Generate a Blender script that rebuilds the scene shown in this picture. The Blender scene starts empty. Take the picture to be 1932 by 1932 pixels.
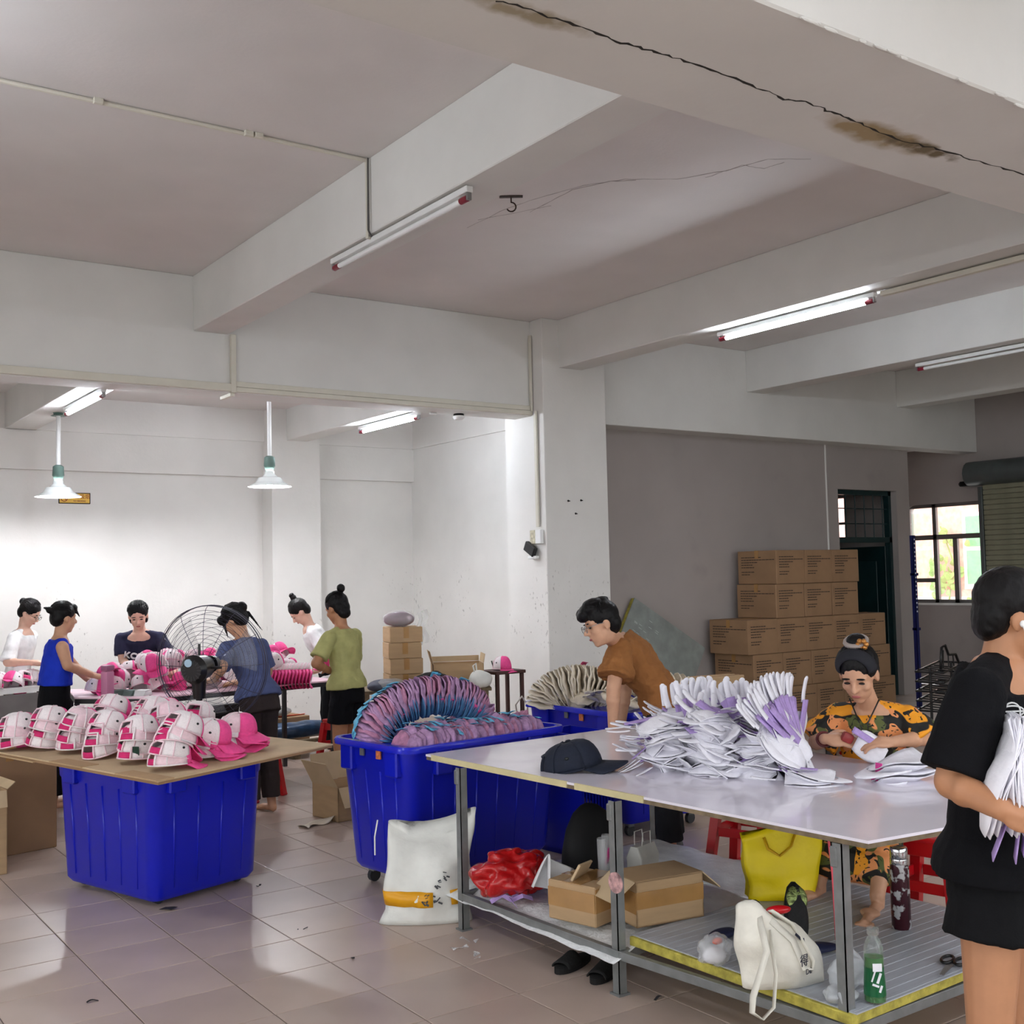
import bpy, bmesh, math, random
from mathutils import Vector, Matrix, Euler, noise as mnoise
random.seed(7)
C = bpy.context.scene.collection
SC = bpy.context.scene
PI = math.pi

# ------------------------------------------------------------------ camera
CAM_YAW, CAM_PITCH, CAM_ROLL, FPX, CAMH = map(float, (35.11, 3.21, -1.31, 2133.0, 1.72))
_y, _p, _r = (math.radians(a) for a in (CAM_YAW, CAM_PITCH, CAM_ROLL))
FWD = Vector((math.sin(_y)*math.cos(_p), math.cos(_y)*math.cos(_p), math.sin(_p)))
_r0 = Vector((math.cos(_y), -math.sin(_y), 0)); _u0 = _r0.cross(FWD)
RGT = math.cos(_r)*_r0 + math.sin(_r)*_u0
UPV = -math.sin(_r)*_r0 + math.cos(_r)*_u0
CAMLOC = Vector((0, 0, CAMH))
cd = bpy.data.cameras.new('camera'); cam = bpy.data.objects.new('camera', cd); C.objects.link(cam)
m = Matrix((RGT, UPV, -FWD)).transposed().to_4x4(); m.translation = CAMLOC
cam.matrix_world = m
cd.sensor_width = 36; cd.lens = 36*FPX/1932; cd.clip_start = .05; cd.clip_end = 200
SC.camera = cam

def W(px, py, t):
    """point seen at (px,py) of the photograph, t metres in front of the camera"""
    d = FWD*FPX + RGT*(px-966) - UPV*(py-966)
    return CAMLOC + d*(t/FPX)
def Wz(px, py, z):
    d = FWD*FPX + RGT*(px-966) - UPV*(py-966)
    return CAMLOC + d*((z-CAMH)/d.z)
def proj(p):
    q = Vector(p)-CAMLOC; z = q.dot(FWD)
    return 966+FPX*q.dot(RGT)/z, 966-FPX*q.dot(UPV)/z, z
RH = Vector((RGT.x, RGT.y, 0)).normalized()      # image right, on the floor
FH = Vector((FWD.x, FWD.y, 0)).normalized()      # away from the viewer, on the floor
VU = Vector((0, 0, 1)); NEAR = -FH

# ------------------------------------------------------------------ world, exposure
w = bpy.data.worlds.new('overcast_sky'); SC.world = w; w.use_nodes = True
nt = w.node_tree; bg = nt.nodes['Background']
tc = nt.nodes.new('ShaderNodeTexCoord'); sx = nt.nodes.new('ShaderNodeSeparateXYZ')
cr = nt.nodes.new('ShaderNodeValToRGB')
nt.links.new(tc.outputs['Generated'], sx.inputs[0]); nt.links.new(sx.outputs['Z'], cr.inputs[0])
cr.color_ramp.elements[0].position = 0.0; cr.color_ramp.elements[0].color = (.90, .93, .94, 1)
cr.color_ramp.elements[1].position = 1.0; cr.color_ramp.elements[1].color = (.80, .88, .95, 1)
nt.links.new(cr.outputs[0], bg.inputs[0]); bg.inputs[1].default_value = 2.8
SC.view_settings.view_transform = 'Standard'; SC.view_settings.look = 'None'
SC.view_settings.gamma = 1; SC.view_settings.use_curve_mapping = False
SC.view_settings.exposure = 0.88
TUBE_E, BULB_E = 80.0, 560.0

# ------------------------------------------------------------------ materials
def lin(c):
    return tuple((v/255/12.92 if v/255 <= .04045 else ((v/255+.055)/1.055)**2.4) for v in c)
MATS = {}
def mat(name, col, rough=.6, metal=0, var=.05, scale=6, bump=0, bscale=80, coat=0, trans=0, alpha=1, emit=0, spec=.5, sheen=0, ior=1.45, stretch=None):
    if name in MATS: return MATS[name]
    M = bpy.data.materials.new(name); M.use_nodes = True
    n = M.node_tree.nodes; l = M.node_tree.links; b = n['Principled BSDF']
    c = lin(col)
    co = n.new('ShaderNodeTexCoord'); src = co.outputs['Object']
    if stretch:
        mp = n.new('ShaderNodeMapping'); mp.inputs['Scale'].default_value = stretch
        l.new(src, mp.inputs[0]); src = mp.outputs[0]
    if var:
        nz = n.new('ShaderNodeTexNoise'); nz.inputs['Scale'].default_value = scale; nz.inputs['Detail'].default_value = 5
        l.new(src, nz.inputs['Vector'])
        rp = n.new('ShaderNodeValToRGB')
        rp.color_ramp.elements[0].position = .3; rp.color_ramp.elements[1].position = .7
        rp.color_ramp.elements[0].color = tuple(max(0, x*(1-var*2)) for x in c)+(1,)
        rp.color_ramp.elements[1].color = tuple(min(1, x*(1+var*2)) for x in c)+(1,)
        l.new(nz.outputs['Fac'], rp.inputs[0]); l.new(rp.outputs[0], b.inputs['Base Color'])
    else: b.inputs['Base Color'].default_value = c+(1,)
    b.inputs['Roughness'].default_value = rough; b.inputs['Metallic'].default_value = metal
    b.inputs['Specular IOR Level'].default_value = spec; b.inputs['IOR'].default_value = ior
    b.inputs['Coat Weight'].default_value = coat; b.inputs['Transmission Weight'].default_value = trans
    b.inputs['Alpha'].default_value = alpha; b.inputs['Sheen Weight'].default_value = sheen
    if emit:
        b.inputs['Emission Color'].default_value = c+(1,); b.inputs['Emission Strength'].default_value = emit
    if bump:
        nb = n.new('ShaderNodeTexNoise'); nb.inputs['Scale'].default_value = bscale; nb.inputs['Detail'].default_value = 4
        l.new(src, nb.inputs['Vector'])
        bp = n.new('ShaderNodeBump'); bp.inputs['Strength'].default_value = bump; bp.inputs['Distance'].default_value = .01
        l.new(nb.outputs['Fac'], bp.inputs['Height']); l.new(bp.outputs[0], b.inputs['Normal'])
    MATS[name] = M
    return M

def speckle(M, col, scale, lo, hi, amount=1.0, mscale=None, mlo=.5, mhi=.6, zmax=None, stretch=(1, 1, 1)):
    """overlay small irregular marks of colour col on a material"""
    n = M.node_tree.nodes; l = M.node_tree.links; b = n['Principled BSDF']
    co = n.new('ShaderNodeTexCoord'); mp = n.new('ShaderNodeMapping'); mp.inputs['Scale'].default_value = stretch
    l.new(co.outputs['Object'], mp.inputs[0])
    nz = n.new('ShaderNodeTexNoise'); nz.inputs['Scale'].default_value = scale; nz.inputs['Detail'].default_value = 3
    l.new(mp.outputs[0], nz.inputs['Vector'])
    r = n.new('ShaderNodeMapRange'); r.inputs[1].default_value = lo; r.inputs[2].default_value = hi; r.inputs[4].default_value = amount
    l.new(nz.outputs['Fac'], r.inputs[0]); fac = r.outputs[0]
    if mscale:
        n2 = n.new('ShaderNodeTexNoise'); n2.inputs['Scale'].default_value = mscale; l.new(co.outputs['Object'], n2.inputs['Vector'])
        r2 = n.new('ShaderNodeMapRange'); r2.inputs[1].default_value = mlo; r2.inputs[2].default_value = mhi
        l.new(n2.outputs['Fac'], r2.inputs[0])
        mu = n.new('ShaderNodeMath'); mu.operation = 'MULTIPLY'; l.new(fac, mu.inputs[0]); l.new(r2.outputs[0], mu.inputs[1]); fac = mu.outputs[0]
    if zmax is not None:
        sp = n.new('ShaderNodeSeparateXYZ'); l.new(co.outputs['Object'], sp.inputs[0])
        r3 = n.new('ShaderNodeMapRange'); r3.inputs[1].default_value = zmax; r3.inputs[2].default_value = zmax-.5
        l.new(sp.outputs['Z'], r3.inputs[0])
        mu = n.new('ShaderNodeMath'); mu.operation = 'MULTIPLY'; l.new(fac, mu.inputs[0]); l.new(r3.outputs[0], mu.inputs[1]); fac = mu.outputs[0]
    mx = n.new('ShaderNodeMix'); mx.data_type = 'RGBA'; l.new(fac, mx.inputs[0])
    old = b.inputs['Base Color']
    if old.is_linked: l.new(old.links[0].from_socket, mx.inputs[6])
    else: mx.inputs[6].default_value = old.default_value
    mx.inputs[7].default_value = lin(col)+(1,)
    l.new(mx.outputs[2], b.inputs['Base Color'])
    return M

wall_m = mat('white_wall_paint', (226, 224, 220), .75, var=.02, scale=2, bump=.12, bscale=30)
speckle(wall_m, (120, 116, 110), 30, .63, .68, .6, 1.1, .54, .62, zmax=2.0, stretch=(1, 1, .6))
ceil_m = mat('white_ceiling_paint', (222, 217, 214), .8, var=.02, scale=1.5, bump=.1, bscale=40)
beam_m = mat('white_beam_paint', (222, 221, 217), .75, var=.02, scale=2, bump=.12, bscale=25)
grey_w = mat('grey_white_wall_paint', (168, 160, 156), .3, var=.03, scale=1.2, bump=.03, bscale=6)
speckle(grey_w, (140, 132, 130), 2.2, .6, .75, .3)
speckle(grey_w, (110, 105, 100), 30, .70, .75, .6, 1.2, .55, .66, zmax=1.6)

# ------------------------------------------------------------------ mesh helpers
def tag(o, label=None, cat=None, group=None, kind=None):
    if label: o['label'] = label
    if cat: o['category'] = cat
    if group: o['group'] = group
    if kind: o['kind'] = kind
    return o
def empty(name, loc=(0, 0, 0), rz=0, label=None, cat=None, group=None, kind=None):
    o = bpy.data.objects.new(name, None); C.objects.link(o); o.location = loc; o.rotation_euler = (0, 0, rz)
    o.empty_display_size = .05
    return tag(o, label, cat, group, kind)
def copy_tree(o, parent=None):
    c = o.copy(); C.objects.link(c); c.parent = parent
    for ch in o.children: copy_tree(ch, c)
    return c

class MB:
    def __init__(s): s.bm = bmesh.new()
    def box(s, c, size, rot=None, bevel=0, seg=1):
        r = bmesh.ops.create_cube(s.bm, size=1)
        vs = r['verts']
        M = Matrix.Translation(c) @ ((rot.to_matrix().to_4x4() if isinstance(rot, Euler) else rot) if rot is not None else Matrix.Identity(4)) @ Matrix.Diagonal((*size, 1))
        bmesh.ops.transform(s.bm, matrix=M, verts=vs)
        if bevel:
            es = list({e for v in vs for e in v.link_edges})
            bmesh.ops.bevel(s.bm, geom=es, offset=bevel, segments=seg, affect='EDGES', profile=.5)
        return s
    def bb(s, x0, x1, y0, y1, z0, z1, bevel=0):
        return s.box(((x0+x1)/2, (y0+y1)/2, (z0+z1)/2), (abs(x1-x0), abs(y1-y0), abs(z1-z0)), bevel=bevel)
    def poly(s, pts):
        s.bm.faces.new([s.bm.verts.new(p) for p in pts]); return s
    def prism(s, pts, z0, z1):
        a = [s.bm.verts.new((p[0], p[1], z0)) for p in pts]; b = [s.bm.verts.new((p[0], p[1], z1)) for p in pts]
        n = len(pts)
        s.bm.faces.new(a[::-1]); s.bm.faces.new(b)
        for i in range(n): s.bm.faces.new((a[i], a[(i+1) % n], b[(i+1) % n], b[i]))
        return s
    def cyl(s, p0, p1, r0, r1=None, n=12, caps=True):
        p0, p1 = Vector(p0), Vector(p1); r1 = r0 if r1 is None else r1
        d = (p1-p0); L = d.length
        if L < 1e-6: return s
        q = d.normalized(); a = q.orthogonal().normalized(); b = q.cross(a)
        A = [s.bm.verts.new(p0+r0*(a*math.cos(t)+b*math.sin(t))) for t in [2*PI*i/n for i in range(n)]]
        B = [s.bm.verts.new(p1+r1*(a*math.cos(t)+b*math.sin(t))) for t in [2*PI*i/n for i in range(n)]]
        for i in range(n): s.bm.faces.new((A[i], A[(i+1) % n], B[(i+1) % n], B[i]))
        if caps: s.bm.faces.new(A[::-1]); s.bm.faces.new(B)
        return s
    def tube(s, pts, r, n=8, closed=False, flat=None):
        """swept tube; r number or list; flat=(w,h) gives a strip section"""
        pts = [Vector(p) for p in pts]; N = len(pts); rs = r if isinstance(r, (list, tuple)) else [r]*N
        rings = []; prev = None
        for i, p in enumerate(pts):
            if closed: d = pts[(i+1) % N]-pts[i-1]
            else: d = pts[min(i+1, N-1)]-pts[max(i-1, 0)]
            d.normalize()
            if prev is None: a = d.orthogonal().normalized()
            else:
                a = prev-d*prev.dot(d)
                a = a.normalized() if a.length > 1e-6 else d.orthogonal().normalized()
            prev = a; b = d.cross(a)
            if flat: rings.append([s.bm.verts.new(p+a*x*flat[0]/2+b*y*flat[1]/2) for x, y in ((1, 1), (-1, 1), (-1, -1), (1, -1))])
            else: rings.append([s.bm.verts.new(p+rs[i]*(a*math.cos(2*PI*k/n)+b*math.sin(2*PI*k/n))) for k in range(n)])
        n = len(rings[0])
        for i in range(N if closed else N-1):
            A, B = rings[i], rings[(i+1) % N]
            for k in range(n): s.bm.faces.new((A[k], A[(k+1) % n], B[(k+1) % n], B[k]))
        if not closed: s.bm.faces.new(rings[0][::-1]); s.bm.faces.new(rings[-1])
        return s
    def loft(s, rings, cap=True):
        R = [[s.bm.verts.new(p) for p in r] for r in rings]; n = len(R[0])
        for A, B in zip(R, R[1:]):
            for k in range(n): s.bm.faces.new((A[k], A[(k+1) % n], B[(k+1) % n], B[k]))
        if cap: s.bm.faces.new(R[0][::-1]); s.bm.faces.new(R[-1])
        return s
    def lathe(s, prof, n=24, c=(0, 0, 0), cap=True):
        c = Vector(c)
        return s.loft([[c+Vector((r*math.cos(2*PI*k/n), r*math.sin(2*PI*k/n), z)) for k in range(n)] for r, z in prof], cap)
    def ell(s, c, rad, rot=None, u=14, v=9):
        c = Vector(c); R = rot if rot is not None else Matrix.Identity(3); nv = s.bm.verts.new; nf = s.bm.faces.new
        pt = lambda x, y, z: nv(c+R @ Vector((x*rad[0], y*rad[1], z*rad[2])))
        T, B = pt(0, 0, 1), pt(0, 0, -1); rings = []
        for j in range(1, v):
            a = PI*j/v; rings.append([pt(math.sin(a)*math.cos(2*PI*i/u), math.sin(a)*math.sin(2*PI*i/u), math.cos(a)) for i in range(u)])
        for i in range(u):
            k = (i+1) % u; nf((T, rings[0][i], rings[0][k])); nf((B, rings[-1][k], rings[-1][i]))
            for p, q in zip(rings, rings[1:]): nf((p[i], q[i], q[k], p[k]))
        return s
    def grid(s, f, nu, nv):
        V = [[s.bm.verts.new(f(i/nu, j/nv)) for j in range(nv+1)] for i in range(nu+1)]
        for i in range(nu):
            for j in range(nv): s.bm.faces.new((V[i][j], V[i+1][j], V[i+1][j+1], V[i][j+1]))
        return s
    def seg(s, p0, p1, r0, r1, n=12):
        """closed tapered capsule"""
        s.cyl(p0, p1, r0, r1, n); s.ell(p0, (r0,)*3, u=n, v=8); s.ell(p1, (r1,)*3, u=n, v=8); return s
    def mesh(s, name, M=None, smooth=False, thick=0, offset=-1):
        me = bpy.data.meshes.new(name)
        if thick:
            bmesh.ops.recalc_face_normals(s.bm, faces=s.bm.faces)
            bmesh.ops.solidify(s.bm, geom=list(s.bm.faces), thickness=thick)
        bmesh.ops.recalc_face_normals(s.bm, faces=s.bm.faces)
        s.bm.to_mesh(me); s.bm.free()
        if M: me.materials.append(M)
        if smooth:
            me.polygons.foreach_set('use_smooth', [True]*len(me.polygons))
            if smooth == 'auto':
                try: me.set_sharp_from_angle(angle=math.radians(40))
                except Exception: pass
        return me
    def build(s, name, M=None, parent=None, smooth=False, thick=0, label=None, world=False):
        o = bpy.data.objects.new(name, s.mesh(name, M, smooth, thick)); C.objects.link(o)
        if parent is not None:
            o.parent = parent
            if world: o.matrix_parent_inverse = parent_inv(parent)
        if label: o['label'] = label
        return o
def parent_inv(p):
    M = Matrix.Translation(p.location) @ p.rotation_euler.to_matrix().to_4x4()
    q = p.parent
    while q is not None:
        M = (Matrix.Translation(q.location) @ q.rotation_euler.to_matrix().to_4x4()) @ M; q = q.parent
    return M.inverted()
def inst(name, me, parent=None, loc=(0, 0, 0), rot=(0, 0, 0)):
    o = bpy.data.objects.new(name, me); C.objects.link(o)
    if parent is not None: o.parent = parent
    o.location = loc; o.rotation_euler = rot
    return o
def struct(name, mb, M, smooth=False, label=None):
    return tag(mb.build(name, M, smooth=smooth), label, kind='structure')
def basis(x, y, z, loc=(0, 0, 0)):
    M = Matrix((x, y, z)).transposed().to_4x4(); M.translation = loc; return M
def text_mesh(name, txt, size, M, parent=None, mtx=None, align='CENTER', depth=.0006, bold=0.0):
    cu = bpy.data.curves.new(name, 'FONT'); cu.body = txt; cu.size = size; cu.align_x = align; cu.align_y = 'CENTER'
    cu.extrude = depth; cu.offset = bold; cu.resolution_u = 3
    tmp = bpy.data.objects.new(name+'_tmp', cu); C.objects.link(tmp)
    dg = bpy.context.evaluated_depsgraph_get(); me = bpy.data.meshes.new_from_object(tmp.evaluated_get(dg))
    bpy.data.objects.remove(tmp); bpy.data.curves.remove(cu)
    me.materials.clear(); me.materials.append(M)
    o = bpy.data.objects.new(name, me); C.objects.link(o)
    if mtx is not None: me.transform(mtx)
    if parent is not None: o.parent = parent
    return o
ORD = ['lowest', 'second from bottom', 'third from bottom', 'fourth from bottom', 'fifth from bottom', 'sixth from bottom', 'seventh from bottom']
def nth(k):
    s = 'th' if 10 <= k % 100 <= 20 else {1: 'st', 2: 'nd', 3: 'rd'}.get(k % 10, 'th')
    return f'{k}{s}'
# ================================================================== the building
ZC, ZS = 4.30, 3.33            # main ceiling, big beams' soffit
YB0, YB1 = 9.20, 9.50          # back beam
YF = 12.60                     # far wall
XE = 14.5                      # end wall
XL, YN = -4.0, -3.2            # left and near walls (behind the camera)

# floor with tiles
grout = mat('dark_tile_grout', (96, 84, 80), .8, var=.08)
tile_m = mat('beige_glazed_tile', (184, 165, 153), .22, var=.04, scale=2.5, spec=.5)
def tile_tone(M):
    n = M.node_tree.nodes; l = M.node_tree.links; b = n['Principled BSDF']
    oi = n.new('ShaderNodeObjectInfo'); r = n.new('ShaderNodeMapRange'); r.inputs[3].default_value = .90; r.inputs[4].default_value = 1.07
    l.new(oi.outputs['Random'], r.inputs[0])
    v = n.new('ShaderNodeVectorMath'); v.operation = 'SCALE'
    s = b.inputs['Base Color'].links[0].from_socket
    l.new(s, v.inputs[0]); l.new(r.outputs[0], v.inputs['Scale']); l.new(v.outputs[0], b.inputs['Base Color'])
    geo = n.new('ShaderNodeNewGeometry')
    nz = n.new('ShaderNodeTexNoise'); nz.inputs['Scale'].default_value = 1.6; nz.inputs['Detail'].default_value = 2
    l.new(geo.outputs['Position'], nz.inputs['Vector'])
    r2 = n.new('ShaderNodeMapRange'); r2.inputs[1].default_value = .25; r2.inputs[2].default_value = .75; r2.inputs[3].default_value = .285; r2.inputs[4].default_value = .36
    l.new(nz.outputs['Fac'], r2.inputs[0]); l.new(r2.outputs[0], b.inputs['Roughness'])
tile_tone(tile_m)
floor = struct('floor', MB().bb(XL, XE, YN, YF+.1, -.2, -.004), grout)
PX, PY, X0, Y0 = .4445, .4185, 1.392, 4.745
tm = MB()
hx, hy = PX/2-.0025, PY/2-.0025
for z, i in ((-.004, 0), (-.0012, 0), (0, .0022)): pass
tile_me = tm.loft([[(-hx+i, -hy+i, z), (hx-i, -hy+i, z), (hx-i, hy-i, z), (-hx+i, hy-i, z)] for z, i in ((-.004, 0), (-.0012, 0), (0, .0022))]).mesh('tile', tile_m)
tiles = []
for i in range(-13, 30):
    for j in range(-19, 19):
        x, y = X0+(i+.5)*PX, Y0+(j+.5)*PY
        if not (XL < x < XE-.2 and YN+.2 < y < YF-.2): continue
        u, v, d = proj((x, y, 0)) if (Vector((x, y, 0))-CAMLOC).dot(FWD) > .3 else (0, 0, -1)
        vis = d > 0 and -120 < u < 2050 and v < 2080
        tiles.append((not vis, d, x, y))
tiles.sort()
rest = MB(); rng = random.Random(3)
for k, (nv, d, x, y) in enumerate(tiles):
    if k < 300 and not nv:
        inst('tile', tile_me, floor, (x, y, 0), (rng.gauss(0, .0009), rng.gauss(0, .0009), 0))
    else:
        rest.loft([[(x-hx+i, y-hy+i, z), (x+hx-i, y-hy+i, z), (x+hx-i, y+hy-i, z), (x-hx+i, y+hy-i, z)] for z, i in ((-.004, 0), (-.0012, 0), (0, .0022))])
tag(rest.build('tile_field', tile_m, floor), kind='stuff')

# ceilings
struct('ceiling', MB().bb(XL, XE, YN, YB0+.1, ZC, ZC+.15), ceil_m)
struct('ceiling', MB().bb(XL, 7.5, YB0+.1, YF+.1, 3.73, 3.88), ceil_m)
struct('ceiling', MB().bb(7.5, XE, YB0+.1, YF+.1, 3.42, 3.57), ceil_m)

# beams
def beam(mb, M=beam_m, name='ceiling_beam'): return struct(name, mb, M)
back_l = beam(MB().bb(XL, 6.75, YB0, YB1, ZS, ZC, .006))
back_r = beam(MB().bb(7.54, XE, YB0, YB1, 3.30, ZC, .006))
A1 = beam(MB().bb(3.24, 3.54, 2.8, YB0, 3.83, ZC, .006))
A2 = beam(MB().bb(6.95, 7.25, 2.8, YB0, 3.81, ZC, .006))
A3 = beam(MB().bb(9.88, 10.18, 2.8, YB0, 3.81, ZC, .006))
A4 = beam(MB().bb(12.72, 13.02, 2.8, YB0, 3.82, ZC, .006))
F1 = beam(MB().bb(2.41, 2.72, YB1, YF, 3.36, 3.74, .006))
F2 = beam(MB().bb(5.44, 5.70, YB1, YF-.3, 3.36, 3.74, .006))
A0 = beam(MB().bb(-.5, -.2, 2.8, YB0, 3.83, ZC, .006))
for x_ in (-.5, 3.24, 6.95): beam(MB().bb(x_, x_+.3, YN, 2.13, 3.83, ZC, .006))

# the cracked beam with its water stain
crack_m = mat('cracked_beam_paint', (214, 211, 206), .75, var=.02, scale=2, bump=.15, bscale=18)
def stain(M, centre, size, col, lo=.42, hi=.62, sc=9, rot=0):
    n = M.node_tree.nodes; l = M.node_tree.links; b = n['Principled BSDF']
    co = n.new('ShaderNodeTexCoord'); mp = n.new('ShaderNodeMapping'); mp.vector_type = 'TEXTURE'
    mp.inputs['Location'].default_value = centre; mp.inputs['Scale'].default_value = size; mp.inputs['Rotation'].default_value = (0, 0, rot)
    l.new(co.outputs['Object'], mp.inputs[0])
    ln = n.new('ShaderNodeVectorMath'); ln.operation = 'LENGTH'; l.new(mp.outputs[0], ln.inputs[0])
    nz = n.new('ShaderNodeTexNoise'); nz.inputs['Scale'].default_value = sc; nz.inputs['Detail'].default_value = 6; l.new(co.outputs['Object'], nz.inputs['Vector'])
    r = n.new('ShaderNodeMapRange'); r.inputs[1].default_value = 1.0; r.inputs[2].default_value = .25; l.new(ln.outputs['Value'], r.inputs[0])
    mu = n.new('ShaderNodeMath'); mu.operation = 'MULTIPLY'; l.new(r.outputs[0], mu.inputs[0]); l.new(nz.outputs['Fac'], mu.inputs[1])
    r2 = n.new('ShaderNodeMapRange'); r2.inputs[1].default_value = lo*.6; r2.inputs[2].default_value = hi*.8; r2.inputs[4].default_value = 1.0; l.new(mu.outputs[0], r2.inputs[0])
    mx = n.new('ShaderNodeMix'); mx.data_type = 'RGBA'; l.new(r2.outputs[0], mx.inputs[0])
    l.new(b.inputs['Base Color'].links[0].from_socket, mx.inputs[6]); mx.inputs[7].default_value = lin(col)+(1,)
    l.new(mx.outputs[2], b.inputs['Base Color'])
CR = [(935, 0), (1000, 18), (1060, 38), (1120, 58), (1160, 78), (1215, 92), (1270, 108), (1330, 127), (1385, 148), (1440, 170), (1478, 187), (1520, 192), (1560, 208), (1600, 222), (1640, 240), (1690, 262), (1760, 278), (1810, 292), (1870, 312), (1932, 330)]
CRW = [Wz(x, y, ZS) for x, y in CR]
sc_ = Wz(1665, 258, ZS); stain(crack_m, (sc_.x, sc_.y, ZS), (.50, .12, .3), (158, 138, 104), .26, .52, rot=.02)
sc_ = Wz(1740, 280, ZS); stain(crack_m, (sc_.x, sc_.y, ZS), (.42, .08, .3), (116, 102, 78), .42, .62, 16)
sc_ = Wz(985, 22, ZS); stain(crack_m, (sc_.x, sc_.y, ZS), (.45, .08, .3), (160, 148, 124), .36, .64, 12)
front = beam(MB().bb(XL, XE, 2.13, 2.83, ZS, ZC, .008), crack_m)
black_m = mat('crack_shadow_black', (40, 36, 32), .9, var=.1)
def crack_strip(pts, z, wdt, seed, parent, name='crack', sub=5):
    rg = random.Random(seed); mb = MB(); L = []
    for a, b in zip(pts, pts[1:]):
        for k in range(sub): L.append(a.lerp(b, k/sub)+Vector((rg.gauss(0, .003), rg.gauss(0, .004), 0)))
    L.append(pts[-1]); prev = None
    for i, p in enumerate(L):
        t = (L[min(i+1, len(L)-1)]-L[max(i-1, 0)]).normalized(); nrm = Vector((-t.y, t.x, 0)); ww = wdt*rg.uniform(.25, 1.5)
        cur = [mb.bm.verts.new((*(p+nrm*ww).xy, z)), mb.bm.verts.new((*(p-nrm*ww).xy, z)), mb.bm.verts.new((*(p-nrm*ww).xy, z+.004)), mb.bm.verts.new((*(p+nrm*ww).xy, z+.004))]
        if prev:
            for q in range(4): mb.bm.faces.new((prev[q], prev[(q+1) % 4], cur[(q+1) % 4], cur[q]))
        prev = cur
    return mb.build(name, black_m, parent)
crack_strip(CRW, ZS-.0008, .0042, 1, front)
chips = MB(); rg = random.Random(5)
for k in range(16):
    t = rg.uniform(2.6, 4.2); chips.ell((t, 2.13+rg.gauss(0, .003), ZS+rg.uniform(-.003, .004)), (rg.uniform(.015, .05), .006, .007), u=7, v=5)
chips.build('plaster_chip', crack_m, front)
# ceiling cracks in the bay behind
ck_m = mat('peeling_paint_grey', (168, 160, 157), .9)
cl_pts = [[(880, 430), (960, 392), (1020, 372), (1100, 350), (1180, 338), (1280, 338), (1370, 322), (1450, 300), (1530, 300)], [(1000, 400), (1080, 358), (1150, 342), (1200, 340)], [(1330, 335), (1400, 312), (1440, 318), (1480, 306)], [(900, 415), (980, 400), (1040, 388)]]
ceil_obj = bpy.data.objects['ceiling']
for k, L in enumerate(cl_pts):
    o = crack_strip([Wz(x, y, ZC) for x, y in L], ZC-.0008, .003, 20+k, ceil_obj, 'crack', 6); o.data.materials[0] = ck_m

# columns and walls
col = struct('column', MB().bb(6.74, 7.55, 9.0, 9.68, 0, ZC, .006), wall_m)
struct('column', MB().bb(6.60, 7.40, 2.1, 2.8, 0, ZC, .006), wall_m) if False else None
screw_m = mat('black_screw_metal', (25, 24, 24), .4, .6)
for x, y in ((1072, 945), (1096, 944), (1086, 969)):
    d = W(x, y, 1)-CAMLOC; p = CAMLOC+d*(9.0/d.y)
    MB().cyl(p, p+Vector((0, -.03, -.004)), .007, .004, 8).cyl(p, p+Vector((.0, -.004, 0)), .011, n=8).build('screw', screw_m, col)
wb = MB().bb(XL, 7.4, YF, YF+.15, 0, 3.8)
wb.bb(XL, 7.3, YF-.06, YF, 2.945, 3.36).bb(XL, 7.3, YF-.09, YF, 3.36, 3.8)
struct('wall_back', wb, wall_m)
struct('wall_back', MB().bb(5.25, 5.86, YF-.30, YF, 0, 3.8), wall_m, label='shallow pilaster on the far white wall')
struct('wall_back', MB().bb(7.4, XE+.1, YF, YF+.15, 0, 3.6), grey_w)
struct('wall_right', MB().bb(7.29, 7.45, 9.6, YF, 0, 3.36).bb(7.26, 7.45, 9.6, YF, 3.36, 3.8), wall_m)
# wall behind the cartons, with the doorway
DX0, DX1, DZ = 11.83, 13.04, 2.74
wm = MB().bb(7.45, DX0, 9.50, 9.68, 0, 3.5).bb(DX1, 13.32, 9.50, 9.68, 0, 3.5).bb(DX0, DX1, 9.50, 9.68, DZ, 3.5)
wmid = struct('wall_middle', wm, grey_w)
MB().tube([(11.6, 9.492, 3.3), (11.6, 9.492, 1.2)], .012, 6).build('conduit', wall_m, wmid)
wp = MB().bb(13.2, 13.32, 9.68, 10.5, 0, 3.5).bb(13.2, 13.32, 10.86, YF, 0, 3.5).bb(13.2, 13.32, 10.5, 10.86, 0, 2.15).bb(13.2, 13.32, 10.5, 10.86, 2.72, 3.5)
struct('wall_partition', wp, grey_w)
# door: teal frame, transom grille, open leaf
teal = mat('dark_teal_door_paint', (14, 38, 40), .35, var=.08); dark_teal = mat('teal_frame_paint', (22, 46, 48), .4)
door = empty('door_1', (12.435, 9.62, 0), kind='structure', label='dark teal door with barred transom behind the cartons')
f = MB().bb(-.605, -.55, -.03, .05, 0, DZ).bb(.55, .605, -.03, .05, 0, DZ).bb(-.605, .605, -.03, .05, DZ-.06, DZ).bb(-.605, .605, -.03, .05, 2.05, 2.12)
f.build('door_frame', dark_teal, door)
for k in range(6): MB().cyl((-.5+k*.19, 0, 2.12), (-.5+k*.19, 0, DZ-.06), .008, n=8).build('transom_bar', dark_teal, door)
for z in (2.3, 2.5): MB().cyl((-.55, 0, z), (.55, 0, z), .007, n=8).build('transom_bar', dark_teal, door)
lf = MB().box((.535, .5, 1.0), (.045, .95, 2.0), bevel=.004).build('door_leaf', teal, door)
for z in (.55, 1.45): MB().box((.51, .5, z), (.012, .66, .7), bevel=.004).build('door_panel', dark_teal, lf)
MB().cyl((.50, .86, 1.0), (.44, .86, 1.0), .011, n=10).cyl((.445, .86, 1.0), (.445, .74, 1.0), .009, n=8).build('door_handle', screw_m, lf)

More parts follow.
